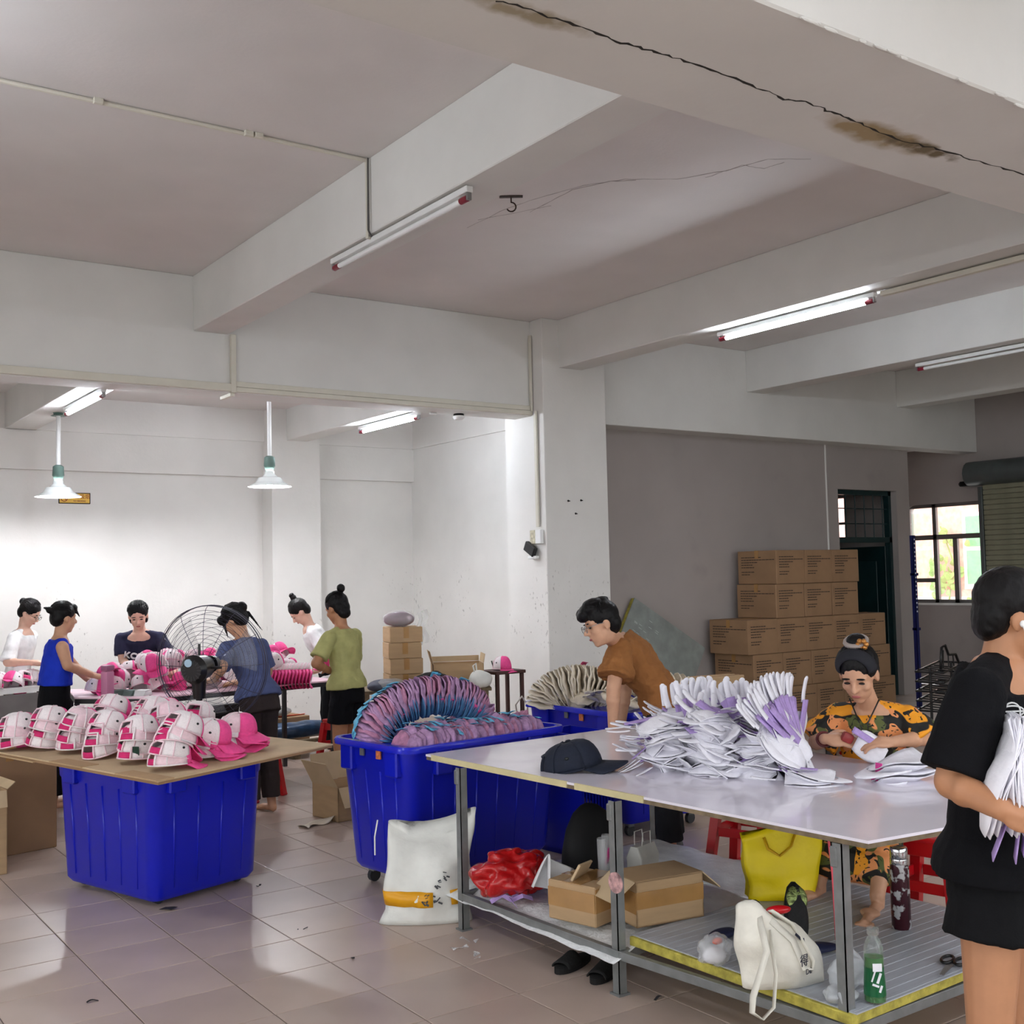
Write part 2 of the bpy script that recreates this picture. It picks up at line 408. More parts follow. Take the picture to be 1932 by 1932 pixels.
# end wall with windows
WY0, WY1, WZ0, WZ1 = 9.10, 10.42, 1.18, 2.62
we = MB().bb(XE, XE+.2, YN, WY0, 0, ZC).bb(XE, XE+.2, WY1, 11.35, 0, ZC).bb(XE, XE+.2, WY0, WY1, 0, WZ0).bb(XE, XE+.2, WY0, WY1, WZ1, ZC)
we.bb(XE, XE+.2, 11.35, 12.2, 0, 1.9).bb(XE, XE+.2, 11.35, 12.2, 2.9, ZC).bb(XE, XE+.2, 12.2, YF+.1, 0, ZC)
struct('wall_end', we, grey_w)
alu = mat('grey_aluminium_frame', (120, 116, 114), .4, .5); glass = mat('clear_window_glass', (240, 244, 244), .02, var=0, trans=1, alpha=.12)
sill_w = mat('white_window_reveal', (235, 234, 230), .6)
w1 = empty('window_1', (XE+.06, 0, 0), kind='structure', label='sliding window with grey frames beside the rolled shutter')
fr = MB()
def bar(y0, y1, z0, z1, t=.05): fr.bb(-t/2, t/2, y0, y1, z0, z1)
bar(WY0, WY1, WZ0, WZ0+.05); bar(WY0, WY1, WZ1-.05, WZ1); bar(WY0, WY0+.05, WZ0, WZ1); bar(WY1-.05, WY1, WZ0, WZ1)
bar(9.93, 9.99, WZ0, WZ1); bar(WY0, WY1, 2.10, 2.17); bar(WY0+.5, WY0+.57, WZ0, 2.12); bar(9.97, WY1, 1.48, 1.54)
fr.build('window_frame', alu, w1)
for y0, y1, z0, z1 in ((WY0+.05, WY0+.5, WZ0+.05, 2.10), (WY0+.57, 9.93, WZ0+.05, 2.10), (WY0+.05, 9.93, 2.17, WZ1-.05), (9.99, WY1-.05, 2.17, WZ1-.05), (9.99, WY1-.05, 1.54, 2.10), (9.99, WY1-.05, WZ0+.05, 1.48)):
    MB().bb(-.003, .003, y0, y1, z0, z1).build('pane', glass, w1)
for k in range(2):   # rounded plaster corners of the reveal
    zc = WZ1-.16 if k else WZ0+.12; s = 1 if k else -1; r = .16 if k else .12
    pts = [(WY1, zc+s*r)]+[(WY1-r+r*math.cos(a), zc+s*r*math.sin(a)) for a in [PI/2*i/6 for i in range(7)]]
    mb = MB(); A = [mb.bm.verts.new((-.07, p[0], p[1])) for p in pts]; B = [mb.bm.verts.new((.1, p[0], p[1])) for p in pts]
    mb.bm.faces.new(A); mb.bm.faces.new(B[::-1])
    for i in range(len(pts)): mb.bm.faces.new((A[i], A[(i+1) % len(pts)], B[(i+1) % len(pts)], B[i]))
    mb.build('corner_fillet', grey_w, w1)
MB().bb(-.09, .1, WY0, WY1, WZ0-.03, WZ0).build('window_sill', sill_w, w1)
w2 = empty('window_2', (XE+.06, 0, 0), kind='structure', label='small window glimpsed through the transom bars')
MB().bb(-.02, .02, 11.35, 11.39, 1.9, 2.9).bb(-.02, .02, 12.16, 12.2, 1.9, 2.9).bb(-.02, .02, 11.75, 11.79, 1.9, 2.9).bb(-.02, .02, 11.35, 12.2, 2.4, 2.44).build('window_frame', alu, w2)
for y0, y1, z0, z1 in ((11.39, 11.75, 1.9, 2.4), (11.79, 12.16, 1.9, 2.4), (11.39, 11.75, 2.44, 2.9), (11.79, 12.16, 2.44, 2.9)):
    MB().bb(-.003, .003, y0, y1, z0, z1).build('pane', glass, w2)
# rolling shutter on the end wall
sh_m = mat('olive_grey_shutter_slat', (138, 136, 114), .55, .05, var=.05); hood = mat('grey_shutter_hood', (92, 98, 98), .4, .4)
sh = empty('rolling_shutter', (14.36, 7.3, 0), kind='structure', label='half grey olive rolling shutter with drum housing right of the window')
slat = MB().box((0, 0, 0), (.02, 3.5, .066), bevel=.007).mesh('slat', sh_m)
for k in range(33): inst('slat', slat, sh, (0, 0, .55+k*.07))
drum = MB().tube([(0, -1.8, 2.99), (0, 1.95, 2.99)], .17, 16).build('shutter_drum', hood, sh, smooth='auto')
MB().box((0, 1.78, 1.5), (.07, .06, 2.6), bevel=.004).build('guide_rail', hood, sh)
MB().box((0, 2.02, 2.86), (.1, .12, .07), bevel=.01).cyl((0, 1.8, 2.86), (0, 2.1, 2.86), .03, n=10).build('bracket', screw_m, sh)

# walls out of view: big openings let the daylight in
wl = MB()
LO = [(-2.4, .2), (1.0, 3.6), (4.4, 7.2)]
edges = [YN]+[v for a in LO for v in a]+[YF+.1]
for i in range(0, len(edges), 2): wl.bb(XL-.2, XL, edges[i], edges[i+1], 0, ZC)
for a, b in LO: wl.bb(XL-.2, XL, a, b, 0, .9).bb(XL-.2, XL, a, b, 3.1, ZC)
struct('wall_left', wl, wall_m)
wn = MB()
NO = [(-3.2, -.6), (.4, 3.4), (4.2, 7.2), (8.2, 11.2)]
edges = [XL]+[v for a in NO for v in a]+[XE+.2]
for i in range(0, len(edges), 2): wn.bb(edges[i], edges[i+1], YN-.2, YN, 0, ZC)
for a, b in NO: wn.bb(a, b, YN-.2, YN, 0, .85).bb(a, b, YN-.2, YN, 3.2, ZC)
struct('wall_front', wn, wall_m)
for k, (a, b) in enumerate(LO+NO):
    wf = empty(f'window_{k+3}', (0, 0, 0), kind='structure')
    mb = MB()
    if k < 3:
        for y in (a, (a+b)/2, b): mb.bb(XL-.12, XL-.07, y-.025, y+.025, .9, 3.1)
        for z in (.92, 3.08): mb.bb(XL-.12, XL-.07, a, b, z-.025, z+.025)
    else:
        for x in (a, (a+b)/2, b): mb.bb(x-.025, x+.025, YN-.12, YN-.07, .85, 3.2)
        for z in (.87, 3.18): mb.bb(a, b, YN-.12, YN-.07, z-.025, z+.025)
    mb.build('window_frame', alu, wf)
struct('ground', MB().bb(-40, 60, -40, 60, -.5, -.25), mat('pale_concrete_yard', (190, 186, 180), .9))
# the house across the lane, seen through the window
fac = mat('pink_brick_render', (230, 168, 150), .9, var=.1, scale=9)
hs = empty('neighbouring_house', (20.0, 12.5, -.25), label='pinkish brick house with green window seen through the grey window', cat='building')
MB().bb(0, .5, -7, 7, 0, 4.2).build('wall', fac, hs)
MB().bb(-.06, .02, -7, 7, 1.15, 1.35).build('ledge', sill_w, hs)
gw = MB().bb(-.05, .02, -.25, .55, 1.5, 3.0).build('window', sill_w, hs)
MB().bb(-.07, -.03, -.17, .47, 1.6, 2.25).build('pane', mat('green_tinted_glass', (90, 190, 130), .2, var=.05), gw)
MB().bb(-.07, -.03, -.17, .47, 2.33, 2.92).build('pane', MATS['green_tinted_glass'], gw)
ivy = empty('climbing_vine', (19.9, 13.3, 1.0), label='green climbing vine on the pink house outside the window', cat='vine')
lm = mat('fresh_green_leaf', (120, 160, 70), .5)
leaf = MB().grid(lambda u, v: Vector(((u-.5)*.13*math.sin(PI*min(.97, v+.03))**.6, .0+.03*math.sin(PI*v), (v-.5)*.16)), 3, 4).mesh('leaf', lm, thick=.002)
MB().tube([(0, .2, -1.2), (.02, .1, 0), (-.02, -.1, .7), (0, .2, 1.5)], .015, 6).build('stem', lm, ivy)
rg = random.Random(11)
for k in range(70):
    t = rg.random(); inst('leaf', leaf, ivy, (-.03-rg.random()*.06, rg.gauss(.05, .22), t*2.0-.6), (rg.uniform(-.6, .6), rg.uniform(-1, 1), PI/2+rg.uniform(-.6, .6)))

# ------------------------------------------------------------------ lights
tube_on = mat('lit_fluorescent_tube', (236, 244, 255), .3, var=0, emit=TUBE_E)
tube_off = mat('white_glass_tube', (236, 238, 238), .12, var=.01, coat=.5)
white_metal = mat('white_enamelled_metal', (232, 233, 232), .3, .0, var=.02)
red_cap = mat('dark_red_tube_cap', (130, 20, 44), .4); chrome = mat('grey_metal_cap', (150, 150, 150), .3, .8)
def tube_light(y0, y1, x, z, lit, label, name='tube_light', body_dx=0):
    r = empty(name, (x, (y0+y1)/2, z), label=label, cat='light', group='fluorescent tube lights')
    L = (y1-y0)/2
    MB().box((body_dx, 0, .045), (.045, 2*L+.04, .035), bevel=.004).build('housing', white_metal, r)
    MB().cyl((0, -L+.05, 0), (0, L-.05, 0), .0165, n=14).build('tube', tube_on if lit else tube_off, r, smooth='auto')
    for s in (-1, 1):
        c = MB().cyl((0, s*(L-.07), 0), (0, s*L, 0), .0185, n=14).build('end_cap', red_cap, r, smooth='auto')
        MB().box((body_dx*.6, s*(L+.008), .02), (.03, .016, .07), bevel=.003).build('lamp_holder', chrome, r)
    return r
tube_light(5.01, 6.62, 3.28, 3.755, False, 'unlit fluorescent tube with red ends on the beam above')
tube_light(5.33, 6.93, 7.14, 3.735, True, 'lit fluorescent tube on the beam right of the column')
tube_light(5.6, 7.0, 10.06, 3.735, False, 'unlit fluorescent tube on the farthest visible beam at right')
tube_light(9.56, 10.78, 2.60, 3.29, True, 'lit fluorescent tube in the far room above the left pendant lamp')
tube_light(9.56, 10.78, 5.62, 3.29, True, 'lit fluorescent tube in the far room near the column')
tube_light(4.4, 6.0, -.16, 3.75, True, 'lit fluorescent tube on the beam left of the view')
tube_light(-.9, .7, 3.30, 3.75, True, 'lit fluorescent tube behind the cracked beam')
tube_light(-.9, .7, -.16, 3.75, True, 'lit fluorescent tube above and behind the viewer')
tube_light(-.9, .7, 7.0, 3.75, True, 'lit fluorescent tube behind the cracked beam at the right')
# trunking and conduits on the beams
trunk = mat('cream_plastic_trunking', (214, 210, 196), .5, var=.02)
tk = empty('cable_trunking', (0, YB0, ZS), label='cream cable trunking running along the back beam', cat='trunking')
MB().bb(-3.9, 3.56, -.035, -.001, .01, .075, .003).build('trunking_length', trunk, tk)
MB().bb(3.60, 6.7, -.03, -.001, .052, .098, .003).build('trunking_length', trunk, tk)
MB().bb(3.60, 6.735, -.03, -.001, .008, .05, .003).build('trunking_length', trunk, tk)
MB().bb(3.555, 3.60, -.04, -.001, 0, .5, .003).build('riser', trunk, tk)
MB().bb(3.55, 3.59, -.02, .22, -.03, -.002, .003).build('elbow_piece', trunk, tk)
tv = empty('wall_trunking', (6.73, 9.12, 2.2), label='thin white trunking down the column to the switch box', cat='trunking')
MB().bb(-.022, .0, -.03, .01, 0, 1.17, .003).build('trunking_length', trunk, tv)
MB().bb(-.022, .0, .04, .075, 1.17, 1.95, .003).build('trunking_length', trunk, tv)
sb = empty('switch_box', (6.738, 9.13, 2.10), label='small open white switch box on the column', cat='switch')
MB().bb(-.045, 0, -.09, .0, -.07, .07, .005).build('box_body', white_metal, sb)
MB().bb(-.03, 0, 0.0, .11, -.07, .07, .005).build('cover_plate', mat('yellowed_plastic', (190, 184, 160), .5, var=.2, scale=40), sb)
MB().tube([(-.04, .06, -.06), (-.06, .09, -.12), (-.05, .05, -.16)], .005, 6).build('wire', trunk, sb)
dv = empty('wall_scanner', (6.735, 9.20, 1.98), label='small black device in a white holder below the switch box', cat='device')
MB().box((-.05, .0, 0), (.05, .17, .10), Euler((.5, 0, 0)), .008).build('device_body', mat('matte_black_plastic', (22, 22, 24), .45), dv)
MB().box((-.03, -.02, -.085), (.06, .12, .03), bevel=.006).build('holder', white_metal, dv)
cd1 = empty('ceiling_conduit', (0, 6.04, ZC), label='cream conduit crossing the ceiling to the unlit tube', cat='conduit')
MB().tube([(-3.5, -.02, -.014), (3.225, .02, -.014)], .013, 8).build('pipe', trunk, cd1)
for x in (1.62, 2.46, 2.52): MB().box((x, 0, -.014), (.05, .034, .03), bevel=.003).build('clip', trunk, cd1)
MB().tube([(3.228, .02, -.014), (3.228, .02, -.47), (3.228, .03, -.49), (3.30, .06, -.485)], .011, 8).build('drop_pipe', trunk, cd1)
MB().tube([(3.222, -.01, -.01), (3.216, -.012, -.46), (3.235, .0, -.478), (3.28, .05, -.488)], .006, 6).build('wire', mat('grey_cable', (90, 88, 86), .5), cd1)
rl = empty('conduit_rail', (7.20, 4.5, 3.79), label='beige conduit continuing from the lit tube along the beam', cat='conduit')
MB().bb(-.05, 0, -2.2, .78, -.03, .008, .004).build('trunking_length', trunk, rl)
hk = empty('ceiling_hook', (4.39, 6.17, ZC), label='small iron hook on a ceiling plate', cat='hook')
iron = mat('rusty_dark_iron', (70, 58, 52), .5, .7)
MB().box((0, 0, -.004), (.16, .04, .006), Euler((0, 0, -.6)), .001).build('plate', iron, hk)
MB().tube([(0, 0, -.005), (0, 0, -.045)]+[(.032*math.sin(a)*RH.x+.0, .032*math.sin(a)*RH.y, -.075+.032*math.cos(a)) for a in [PI*.0+i*PI*1.35/9+PI*0 for i in range(10)]], .005, 8).build('hook', iron, hk)
sm = empty('smoke_detector', (5.99, 9.40, ZS), label='round white smoke detector under the back beam', cat='detector')
MB().lathe([(.05, 0), (.055, -.012), (.05, -.02)], 20).build('base', screw_m, sm, smooth='auto')
MB().lathe([(.055, -.02), (.06, -.035), (.045, -.055), (.02, -.06)], 20).build('cover', white_metal, sm, smooth='auto')
MB().box((-.28, .03, -.01), (.08, .03, .02), bevel=.006).build('indicator', white_metal, sm)
# pendant lamps of the far room
enamel = mat('white_enamel_shade', (236, 240, 238), .12, .0, var=.01, coat=.6); socket = mat('grey_green_socket', (92, 118, 110), .4)
bulb_m = mat('lit_bulb', (250, 250, 255), .3, var=0, emit=BULB_E)
def pendant(x, y, ztop, zlow, label):
    r = empty('pendant_lamp', (x, y, zlow), label=label, cat='lamp', group='enamel pendant lamps in the far room')
    MB().cyl((0, 0, .26), (0, 0, ztop-zlow), .021, n=10).build('rod', white_metal, r, smooth='auto')
    MB().lathe([(.03, .30), (.05, .285), (.055, .2), (.04, .17), (.036, .15)], 14).build('socket', socket, r, smooth='auto')
    MB().lathe([(.005, .345), (.03, .345), (.03, .29)], 10).build('ceiling_cup', socket, r, smooth='auto') if False else None
    prof = [(.045, .15), (.05, .12), (.085, .09), (.11, .085), (.135, .045), (.15, .035), (.205, .004), (.21, 0)]
    MB().lathe(prof, 28, cap=False).build('lamp_shade', enamel, r, smooth='auto', thick=.003)
    MB().lathe([(.012, .11), (.026, .09), (.042, .05), (.04, .02), (.02, .004)], 16).build('bulb', bulb_m, r, smooth='auto')
    MB().lathe([(.07, ztop-zlow-.03), (.04, ztop-zlow-.015), (.05, ztop-zlow)], 12).build('mount', socket, r)
    return r
q = W(110, 937, 10.7); pendant(q.x, q.y, 3.36, q.z, 'white enamel pendant lamp in front of the no smoking sign')
q = W(509, 918, 11.0); pendant(q.x, q.y, 3.72, q.z, 'white enamel pendant lamp hanging before the far pilaster')
# the sign
d = W(141, 940, 1)-CAMLOC; q = CAMLOC+d*((YF-.012)/d.y)
sg = empty('warning_sign', (q.x, YF, q.z), label='yellow no smoking sign with black border on far wall', cat='sign')
MB().bb(-.165, .165, -.008, 0, -.06, .06, .004).build('sign_border', mat('black_sign_border', (40, 36, 30), .5), sg)
MB().bb(-.155, .155, -.011, -.006, -.05, .05, .002).build('sign_panel', mat('yellow_sign_panel', (236, 190, 84), .5, var=.02), sg)
ink = mat('dark_red_sign_ink', (150, 70, 40), .6)
R90 = Matrix.Rotation(PI/2, 4, 'X')
text_mesh('sign_text', '禁止吸烟', .055, ink, sg, Matrix.Translation((.05, -.0125, .016)) @ R90)
text_mesh('sign_text', 'NO SMOKING', .02, ink, sg, Matrix.Translation((.05, -.0125, -.03)) @ R90, bold=.0006)
MB().tube([(-.107+.034*math.cos(a), -.0125, .034*math.sin(a)) for a in [2*PI*i/20 for i in range(20)]], .004, 6, closed=True).tube([(-.131, -.0125, .024), (-.083, -.0125, -.024)], .004, 6).box((-.107, -.0125, 0), (.044, .002, .009)).build('prohibition_symbol', ink, sg)
# ================================================================== furniture and goods
blue = mat('glossy_blue_plastic', (15, 28, 184), .32, var=.03, scale=3, coat=.15)
blue_d = mat('blue_plastic_rim', (20, 34, 196), .25, var=.02, coat=.3)
castor_m = mat('dark_castor_rubber', (52, 52, 54), .6); steel = mat('galvanised_grey_steel', (128, 130, 130), .45, .35, var=.08, scale=14)
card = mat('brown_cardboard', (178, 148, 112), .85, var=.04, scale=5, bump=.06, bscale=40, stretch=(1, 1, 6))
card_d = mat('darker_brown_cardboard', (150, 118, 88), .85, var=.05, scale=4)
card_in = mat('cardboard_inner_face', (196, 172, 138), .85, var=.04)
tape = mat('clear_brown_packing_tape', (170, 128, 78), .15, var=.08, coat=.4)
print_m = mat('dark_box_print', (62, 50, 42), .8, var=0)
orange_st = mat('orange_sticker', (210, 120, 70), .6, var=.15, scale=60)

def rr(w, d, r, z, n=5, cx=0, cy=0):
    P = []
    for sx_, sy_, a0 in ((1, 1, 0), (-1, 1, PI/2), (-1, -1, PI), (1, -1, 1.5*PI)):
        for i in range(n+1):
            a = a0+PI/2*i/n; P.append((cx+sx_*(w/2-r)+r*math.cos(a), cy+sy_*(d/2-r)+r*math.sin(a), z))
    return P
def tub(loc, rz, w0, d0, w1, d1, h, label, z0=.09, stickers=True):
    r = empty('plastic_tub', loc, rz, label, 'tub', 'blue plastic tubs')
    hb = h-.15; fw = w0+(w1-.08-w0)*(hb-z0)/(h-z0); fd = d0+(d1-.08-d0)*(hb-z0)/(h-z0)
    MB().loft([rr(w0-.05, d0-.05, .05, z0), rr(w0, d0, .07, z0+.03), rr(fw, fd, .08, hb), rr(fw+.012, fd+.012, .08, hb+.012), rr(w1-.07, d1-.07, .08, h-.02),
               rr(w1-.09, d1-.09, .07, h-.02), rr(fw-.03, fd-.03, .07, hb), rr(w0-.04, d0-.04, .05, z0+.05)]).build('tub_body', blue, r, smooth='auto')
    MB().loft([rr(w1-.075, d1-.075, .08, h-.03), rr(w1-.005, d1-.005, .10, h-.035), rr(w1, d1, .10, h-.012), rr(w1-.012, d1-.012, .10, h), rr(w1-.07, d1-.07, .08, h), rr(w1-.08, d1-.08, .08, h-.02)]).build('rim', blue_d, r, smooth='auto')
    nx = max(3, int(w1/.19)); ny = max(3, int(d1/.19))
    def rib(x0, y0, x1, y1): MB().cyl((x0, y0, z0+.06), (x1, y1, hb-.01), .006, .007, 6).build('rib', blue, r, smooth=True)
    for s in (-1, 1):
        for i in range(nx):
            t = (i+.5)/nx-.5; rib(t*w0*.85, s*(d0/2-.001), t*fw*.85, s*(fd/2-.001))
        for i in range(ny):
            t = (i+.5)/ny-.5; rib(s*(w0/2-.001), t*d0*.85, s*(fw/2-.001), t*fd*.85)
    for s in (-1, 1):
        for t in (-.28, .28):
            MB().box((t*w1, s*(d1/2-.035), h-.10), (.11, .045, .14), bevel=.008).build('handle_lug', blue, r)
            MB().box((s*(w1/2-.035), t*d1, h-.10), (.045, .11, .14), bevel=.008).build('handle_lug', blue, r)
    for sx_ in (-1, 1):
        for sy_ in (-1, 1):
            x, y = sx_*(w0/2-.09), sy_*(d0/2-.09)
            c = MB().cyl((x, y-.014, .037), (x, y+.014, .037), .036, n=14).build('castor', castor_m, r, smooth='auto')
            MB().box((x, y, .075), (.05, .05, .03), bevel=.006).build('castor_plate', steel, c)
    if stickers:
        MB().bb(-w1/2+.022, -w1/2+.03, -.11, -.07, h-.085, h-.035).build('sticker', orange_st, r, label='small orange printed sticker')
        MB().bb(-w1/2+.022, -w1/2+.03, .05, .085, h-.08, h-.04).build('sticker', steel, r)
    return r

# ---- tub under the cardboard, tub of purple caps, tub of cream caps
tub((2.11, 6.60, 0), math.radians(17), .70, .88, .84, 1.04, .77, 'blue plastic tub carrying a cardboard sheet of pink caps', .03, False)
T2 = tub((3.535, 5.70, 0), math.radians(7), 1.04, .56, 1.22, .76, .82, 'blue plastic tub heaped with purple and blue caps')
T3 = tub((5.18, 6.12, 0), math.radians(2), .74, .94, .90, 1.12, .82, 'blue plastic tub of cream caps beside the white column')

# ---- cardboard sheet on the first tub
NB = [Vector(p) for p in ((1.71, 5.38), (2.86, 5.88), (2.42, 7.44), (1.30, 6.99))]
bd = empty('cardboard_sheet', (2.07, 6.42, .77), label='large flat cardboard sheet laid over the blue tub', cat='cardboard')
MB().prism([(p.x-2.07, p.y-6.42) for p in NB], .015, .022).build('top_liner', card_in, bd)
MB().prism([((p.x-2.07)*.995, (p.y-6.42)*.995) for p in NB], .001, .015).build('corrugated_core', card_d, bd)
e0, e1 = NB[0]-Vector((2.07, 6.42)), NB[3]-Vector((2.07, 6.42)); dd = (e1-e0).normalized(); nn = Vector((-dd.y, dd.x))
for a, b, o, z in ((.0, .22, -.012, .018), (.42, .62, -.008, .017), (.72, .98, -.014, .0)):
    A, B = e0.lerp(e1, a)-nn*o, e0.lerp(e1, b)-nn*o
    MB().prism([(A.x, A.y), (B.x, B.y), (B.x+nn.x*-.10, B.y-nn.y*.10), (A.x-nn.x*.10, A.y-nn.y*.10)], z+.001, z+.008).build('flap', card, bd)
TOPZ = .794

# ---- baseball caps
mesh_w = mat('white_mesh_fabric', (238, 228, 230), .8, var=.04, scale=160, bump=.3, bscale=260, sheen=.2)
pinkmesh = mat('pale_pink_mesh_fabric', (236, 206, 214), .8, var=.06, scale=40, bump=.3, bscale=260)
pink = mat('bright_pink_fabric', (236, 78, 148), .75, var=.04, scale=60, bump=.15, bscale=200)
magenta = mat('magenta_strap_fabric', (196, 30, 100), .7, var=.05, scale=50)
tagm = mat('dark_green_hang_tag', (30, 62, 52), .5, var=.1, scale=40); blackdot = mat('black_eyelet', (20, 24, 24), .5)
def cap_surface(a, v, rx=.084, ry=.098, h=.118, sq=0):
    """a: angle from the front (+Y), v: 0 rim .. 1 top"""
    fr = max(0, math.cos(a)); e = v*PI/2
    rad = math.cos(e)**.72; z = h*(math.sin(e)**.95)*(1+.10*fr*math.sin(2*e))
    return Vector((rx*rad*math.sin(a), ry*rad*math.cos(a), z))
def cap_meshes(key, crown_m, front_m, brim_m, strap_m, trim_m):
    out = {}
    def dome(a0, a1, n, skip=None, grow=0, v1=.97):
        mb = MB(); nv = 7
        V = [[mb.bm.verts.new(cap_surface(a0+(a1-a0)*i/n, v1*j/nv)*(1+grow)) for j in range(nv+1)] for i in range(n+1)]
        for i in range(n):
            for j in range(nv):
                am = abs((a0+(a1-a0)*(i+.5)/n))
                if skip and skip(am, j/nv): continue
                mb.bm.faces.new((V[i][j], V[i+1][j], V[i+1][j+1], V[i][j+1]))
        bmesh.ops.delete(mb.bm, geom=[v for v in mb.bm.verts if not v.link_faces], context='VERTS')
        return mb
    fa = math.radians(58)
    out['crown'] = dome(fa, 2*PI-fa, 18, lambda am, v: abs(am-PI) < .42 and v < .42).mesh(key+'_crown', crown_m, True, .002)
    out['front_panel'] = dome(-fa, fa, 8, None, .004).mesh(key+'_front_panel', front_m, True, .002)
    def brimf(u, v):
        a = (u-.5)*2*math.radians(64); p = cap_surface(a, 0)
        ext = .078*math.cos(a*.92)**.55 if abs(a) < 1.6 else 0
        q = Vector((p.x*(1+.12*v), p.y+ext*v, 0)); q.z = .002-.022*v-.35*q.x*q.x*6*v
        return q
    out['brim'] = MB().grid(brimf, 12, 5).mesh(key+'_brim', brim_m, True, .004)
    def strapf(u, v):
        a = PI+(u-.5)*1.02; p = cap_surface(a, .02+.20*v)*1.012; return p
    out['strap'] = MB().grid(strapf, 8, 3).mesh(key+'_strap', strap_m, True, .003)
    tr = [cap_surface(PI+s, .02+.42*t)*1.016 for s, t in [(-.46, i/6) for i in range(7)]]+[cap_surface(PI-.46+.92*i/8, .44)*1.016 for i in range(1, 8)]+[cap_surface(PI+.46, .44-.42*i/6)*1.016 for i in range(7)]
    mb = MB().tube(tr, .005, 6)
    mb.tube([cap_surface(math.radians(60)+math.radians(240)*i/20, .015)*1.01 for i in range(21)], .0045, 5)
    for a in (math.radians(118), math.radians(-118)): mb.tube([cap_surface(a, v/8)*1.008 for v in range(8)], .0035, 5)
    out['edging'] = mb.mesh(key+'_edging', trim_m, True)
    out['button'] = MB().ell(cap_surface(0, .985)+Vector((0, 0, .003)), (.009, .009, .005), u=10, v=6).mesh(key+'_button', trim_m, True)
    for nm_, a in (('eyelet', math.radians(88)), ('eyelet_l', math.radians(-88))): out[nm_] = MB().ell(cap_surface(a, .33)*1.02, (.005, .007, .007), u=8, v=6).mesh(key+'_eyelet', blackdot, True)
    return out
PINKCAP = cap_meshes('pink_cap', mesh_w, pink, pink, magenta, pinkmesh)
PINKCAP2 = cap_meshes('pale_cap', pinkmesh, pink, pink, magenta, mesh_w)
tag_me = MB().box((0, 0, 0), (.03, .002, .055), bevel=.0005).mesh('hang_tag', tagm)
def put_cap(meshes, loc, zdir, front, label, group, name='baseball_cap', parts=('crown', 'front_panel', 'brim', 'strap', 'edging', 'button', 'eyelet'), scale=1, hang=False):
    z = Vector(zdir).normalized(); y = Vector(front); y = (y-z*y.dot(z)).normalized(); x = y.cross(z)
    r = empty(name, (0, 0, 0), label=label, cat='cap', group=group)
    r.matrix_world = basis(x, y, z, loc)
    r.scale = scale if isinstance(scale, tuple) else (scale,)*3
    for p in parts:
        inst(p, meshes[p], r)
        if p == 'eyelet': inst(p, meshes['eyelet_l'], r)
    if hang: inst('hang_tag', tag_me, r, (.055, -.075, .05), (.3, 0, .5))
    return r
# piles on the cardboard: (x, y, number of caps, lean, front turn, description)
rg = random.Random(21)
stacks = [(1.86, 5.66, 5, 'nearest pile at the cardboard corner'), (1.80, 6.00, 4, 'second pile along the front edge'), (1.71, 6.32, 4, 'third pile along the front edge'),
          (1.64, 6.62, 4, 'fourth pile along the front edge'), (1.54, 6.86, 4, 'fifth pile along the front edge'), (1.42, 6.97, 3, 'pile at the far left'),
          (2.14, 5.86, 3, 'right pile whose pink brims show'), (2.36, 6.05, 3, 'rightmost pile'), (2.03, 6.20, 5, 'inner pile behind the nearest'),
          (1.96, 6.52, 5, 'inner pile behind the second pile'), (1.88, 6.82, 5, 'inner pile behind the third pile'), (2.26, 6.40, 4, 'back pile near the fan'), (2.18, 6.72, 4, 'back pile behind the inner piles'), (1.78, 7.04, 3, 'back left pile'), (2.08, 7.04, 3, 'rearmost pile of the cardboard')]
for si, (x, y, n, ds) in enumerate(stacks):
    right = ds.startswith('right')
    base_turn = (-.2 if right else .92)+rg.gauss(0, .16)
    fv = (RH*math.cos(base_turn)+FH*math.sin(base_turn))
    lean = fv*rg.uniform(.02, .14)+Vector((rg.gauss(0, .03), rg.gauss(0, .03), 0))
    off = Vector((0, 0, 0))
    for k in range(n):
        zd = Vector((0, 0, 1))+lean*(k*.8)+Vector((rg.gauss(0, .13), rg.gauss(0, .13), 0))
        fr_ = Matrix.Rotation(rg.gauss(0, .2), 3, 'Z') @ fv
        loc = Vector((x, y, TOPZ+.024))+off
        put_cap(PINKCAP if (k+si) % 3 else PINKCAP2, loc, zd, fr_, f'white cap with magenta strap, {ORD[k] if k < n-1 else "topmost"} in the {ds}', 'pink and white caps on the cardboard', scale=(1.1, 1.1, .88), hang=(k == 0 and si in (1, 9, 13)))
        off += zd.normalized()*.040+fv*rg.uniform(-.012, .018)+Vector((rg.gauss(0, .006), rg.gauss(0, .006), 0))

# ---- big white work table
lam = mat('white_laminate_top', (236, 231, 242), .16, var=.02, scale=2.5, coat=.35)
speckle(lam, (196, 184, 206), 3, .5, .75, .35)
ply = mat('worn_plywood_edge', (120, 104, 82), .8, var=.15, scale=20); tapey = mat('aged_masking_tape', (206, 194, 150), .7, var=.06)
TC = Vector((3.75, 3.80))
wt = empty('work_table', (TC.x, TC.y, 0), label='large white laminate work table on grey steel legs', cat='table')
TQ = [(3.15, 2.46), (4.42, 2.30), (4.50, 5.17), (3.0, 5.09)]
L_ = lambda q: (q[0]-TC.x, q[1]-TC.y)
MB().prism([L_(q) for q in TQ], .7995, .81).build('table_top', lam, wt)
MB().prism([L_((q[0]+(TC.x-q[0])*.003, q[1]+(TC.y-q[1])*.003)) for q in TQ], .782, .7995).build('table_board', ply, wt)
a, b = Vector(TQ[3]), Vector(TQ[0])
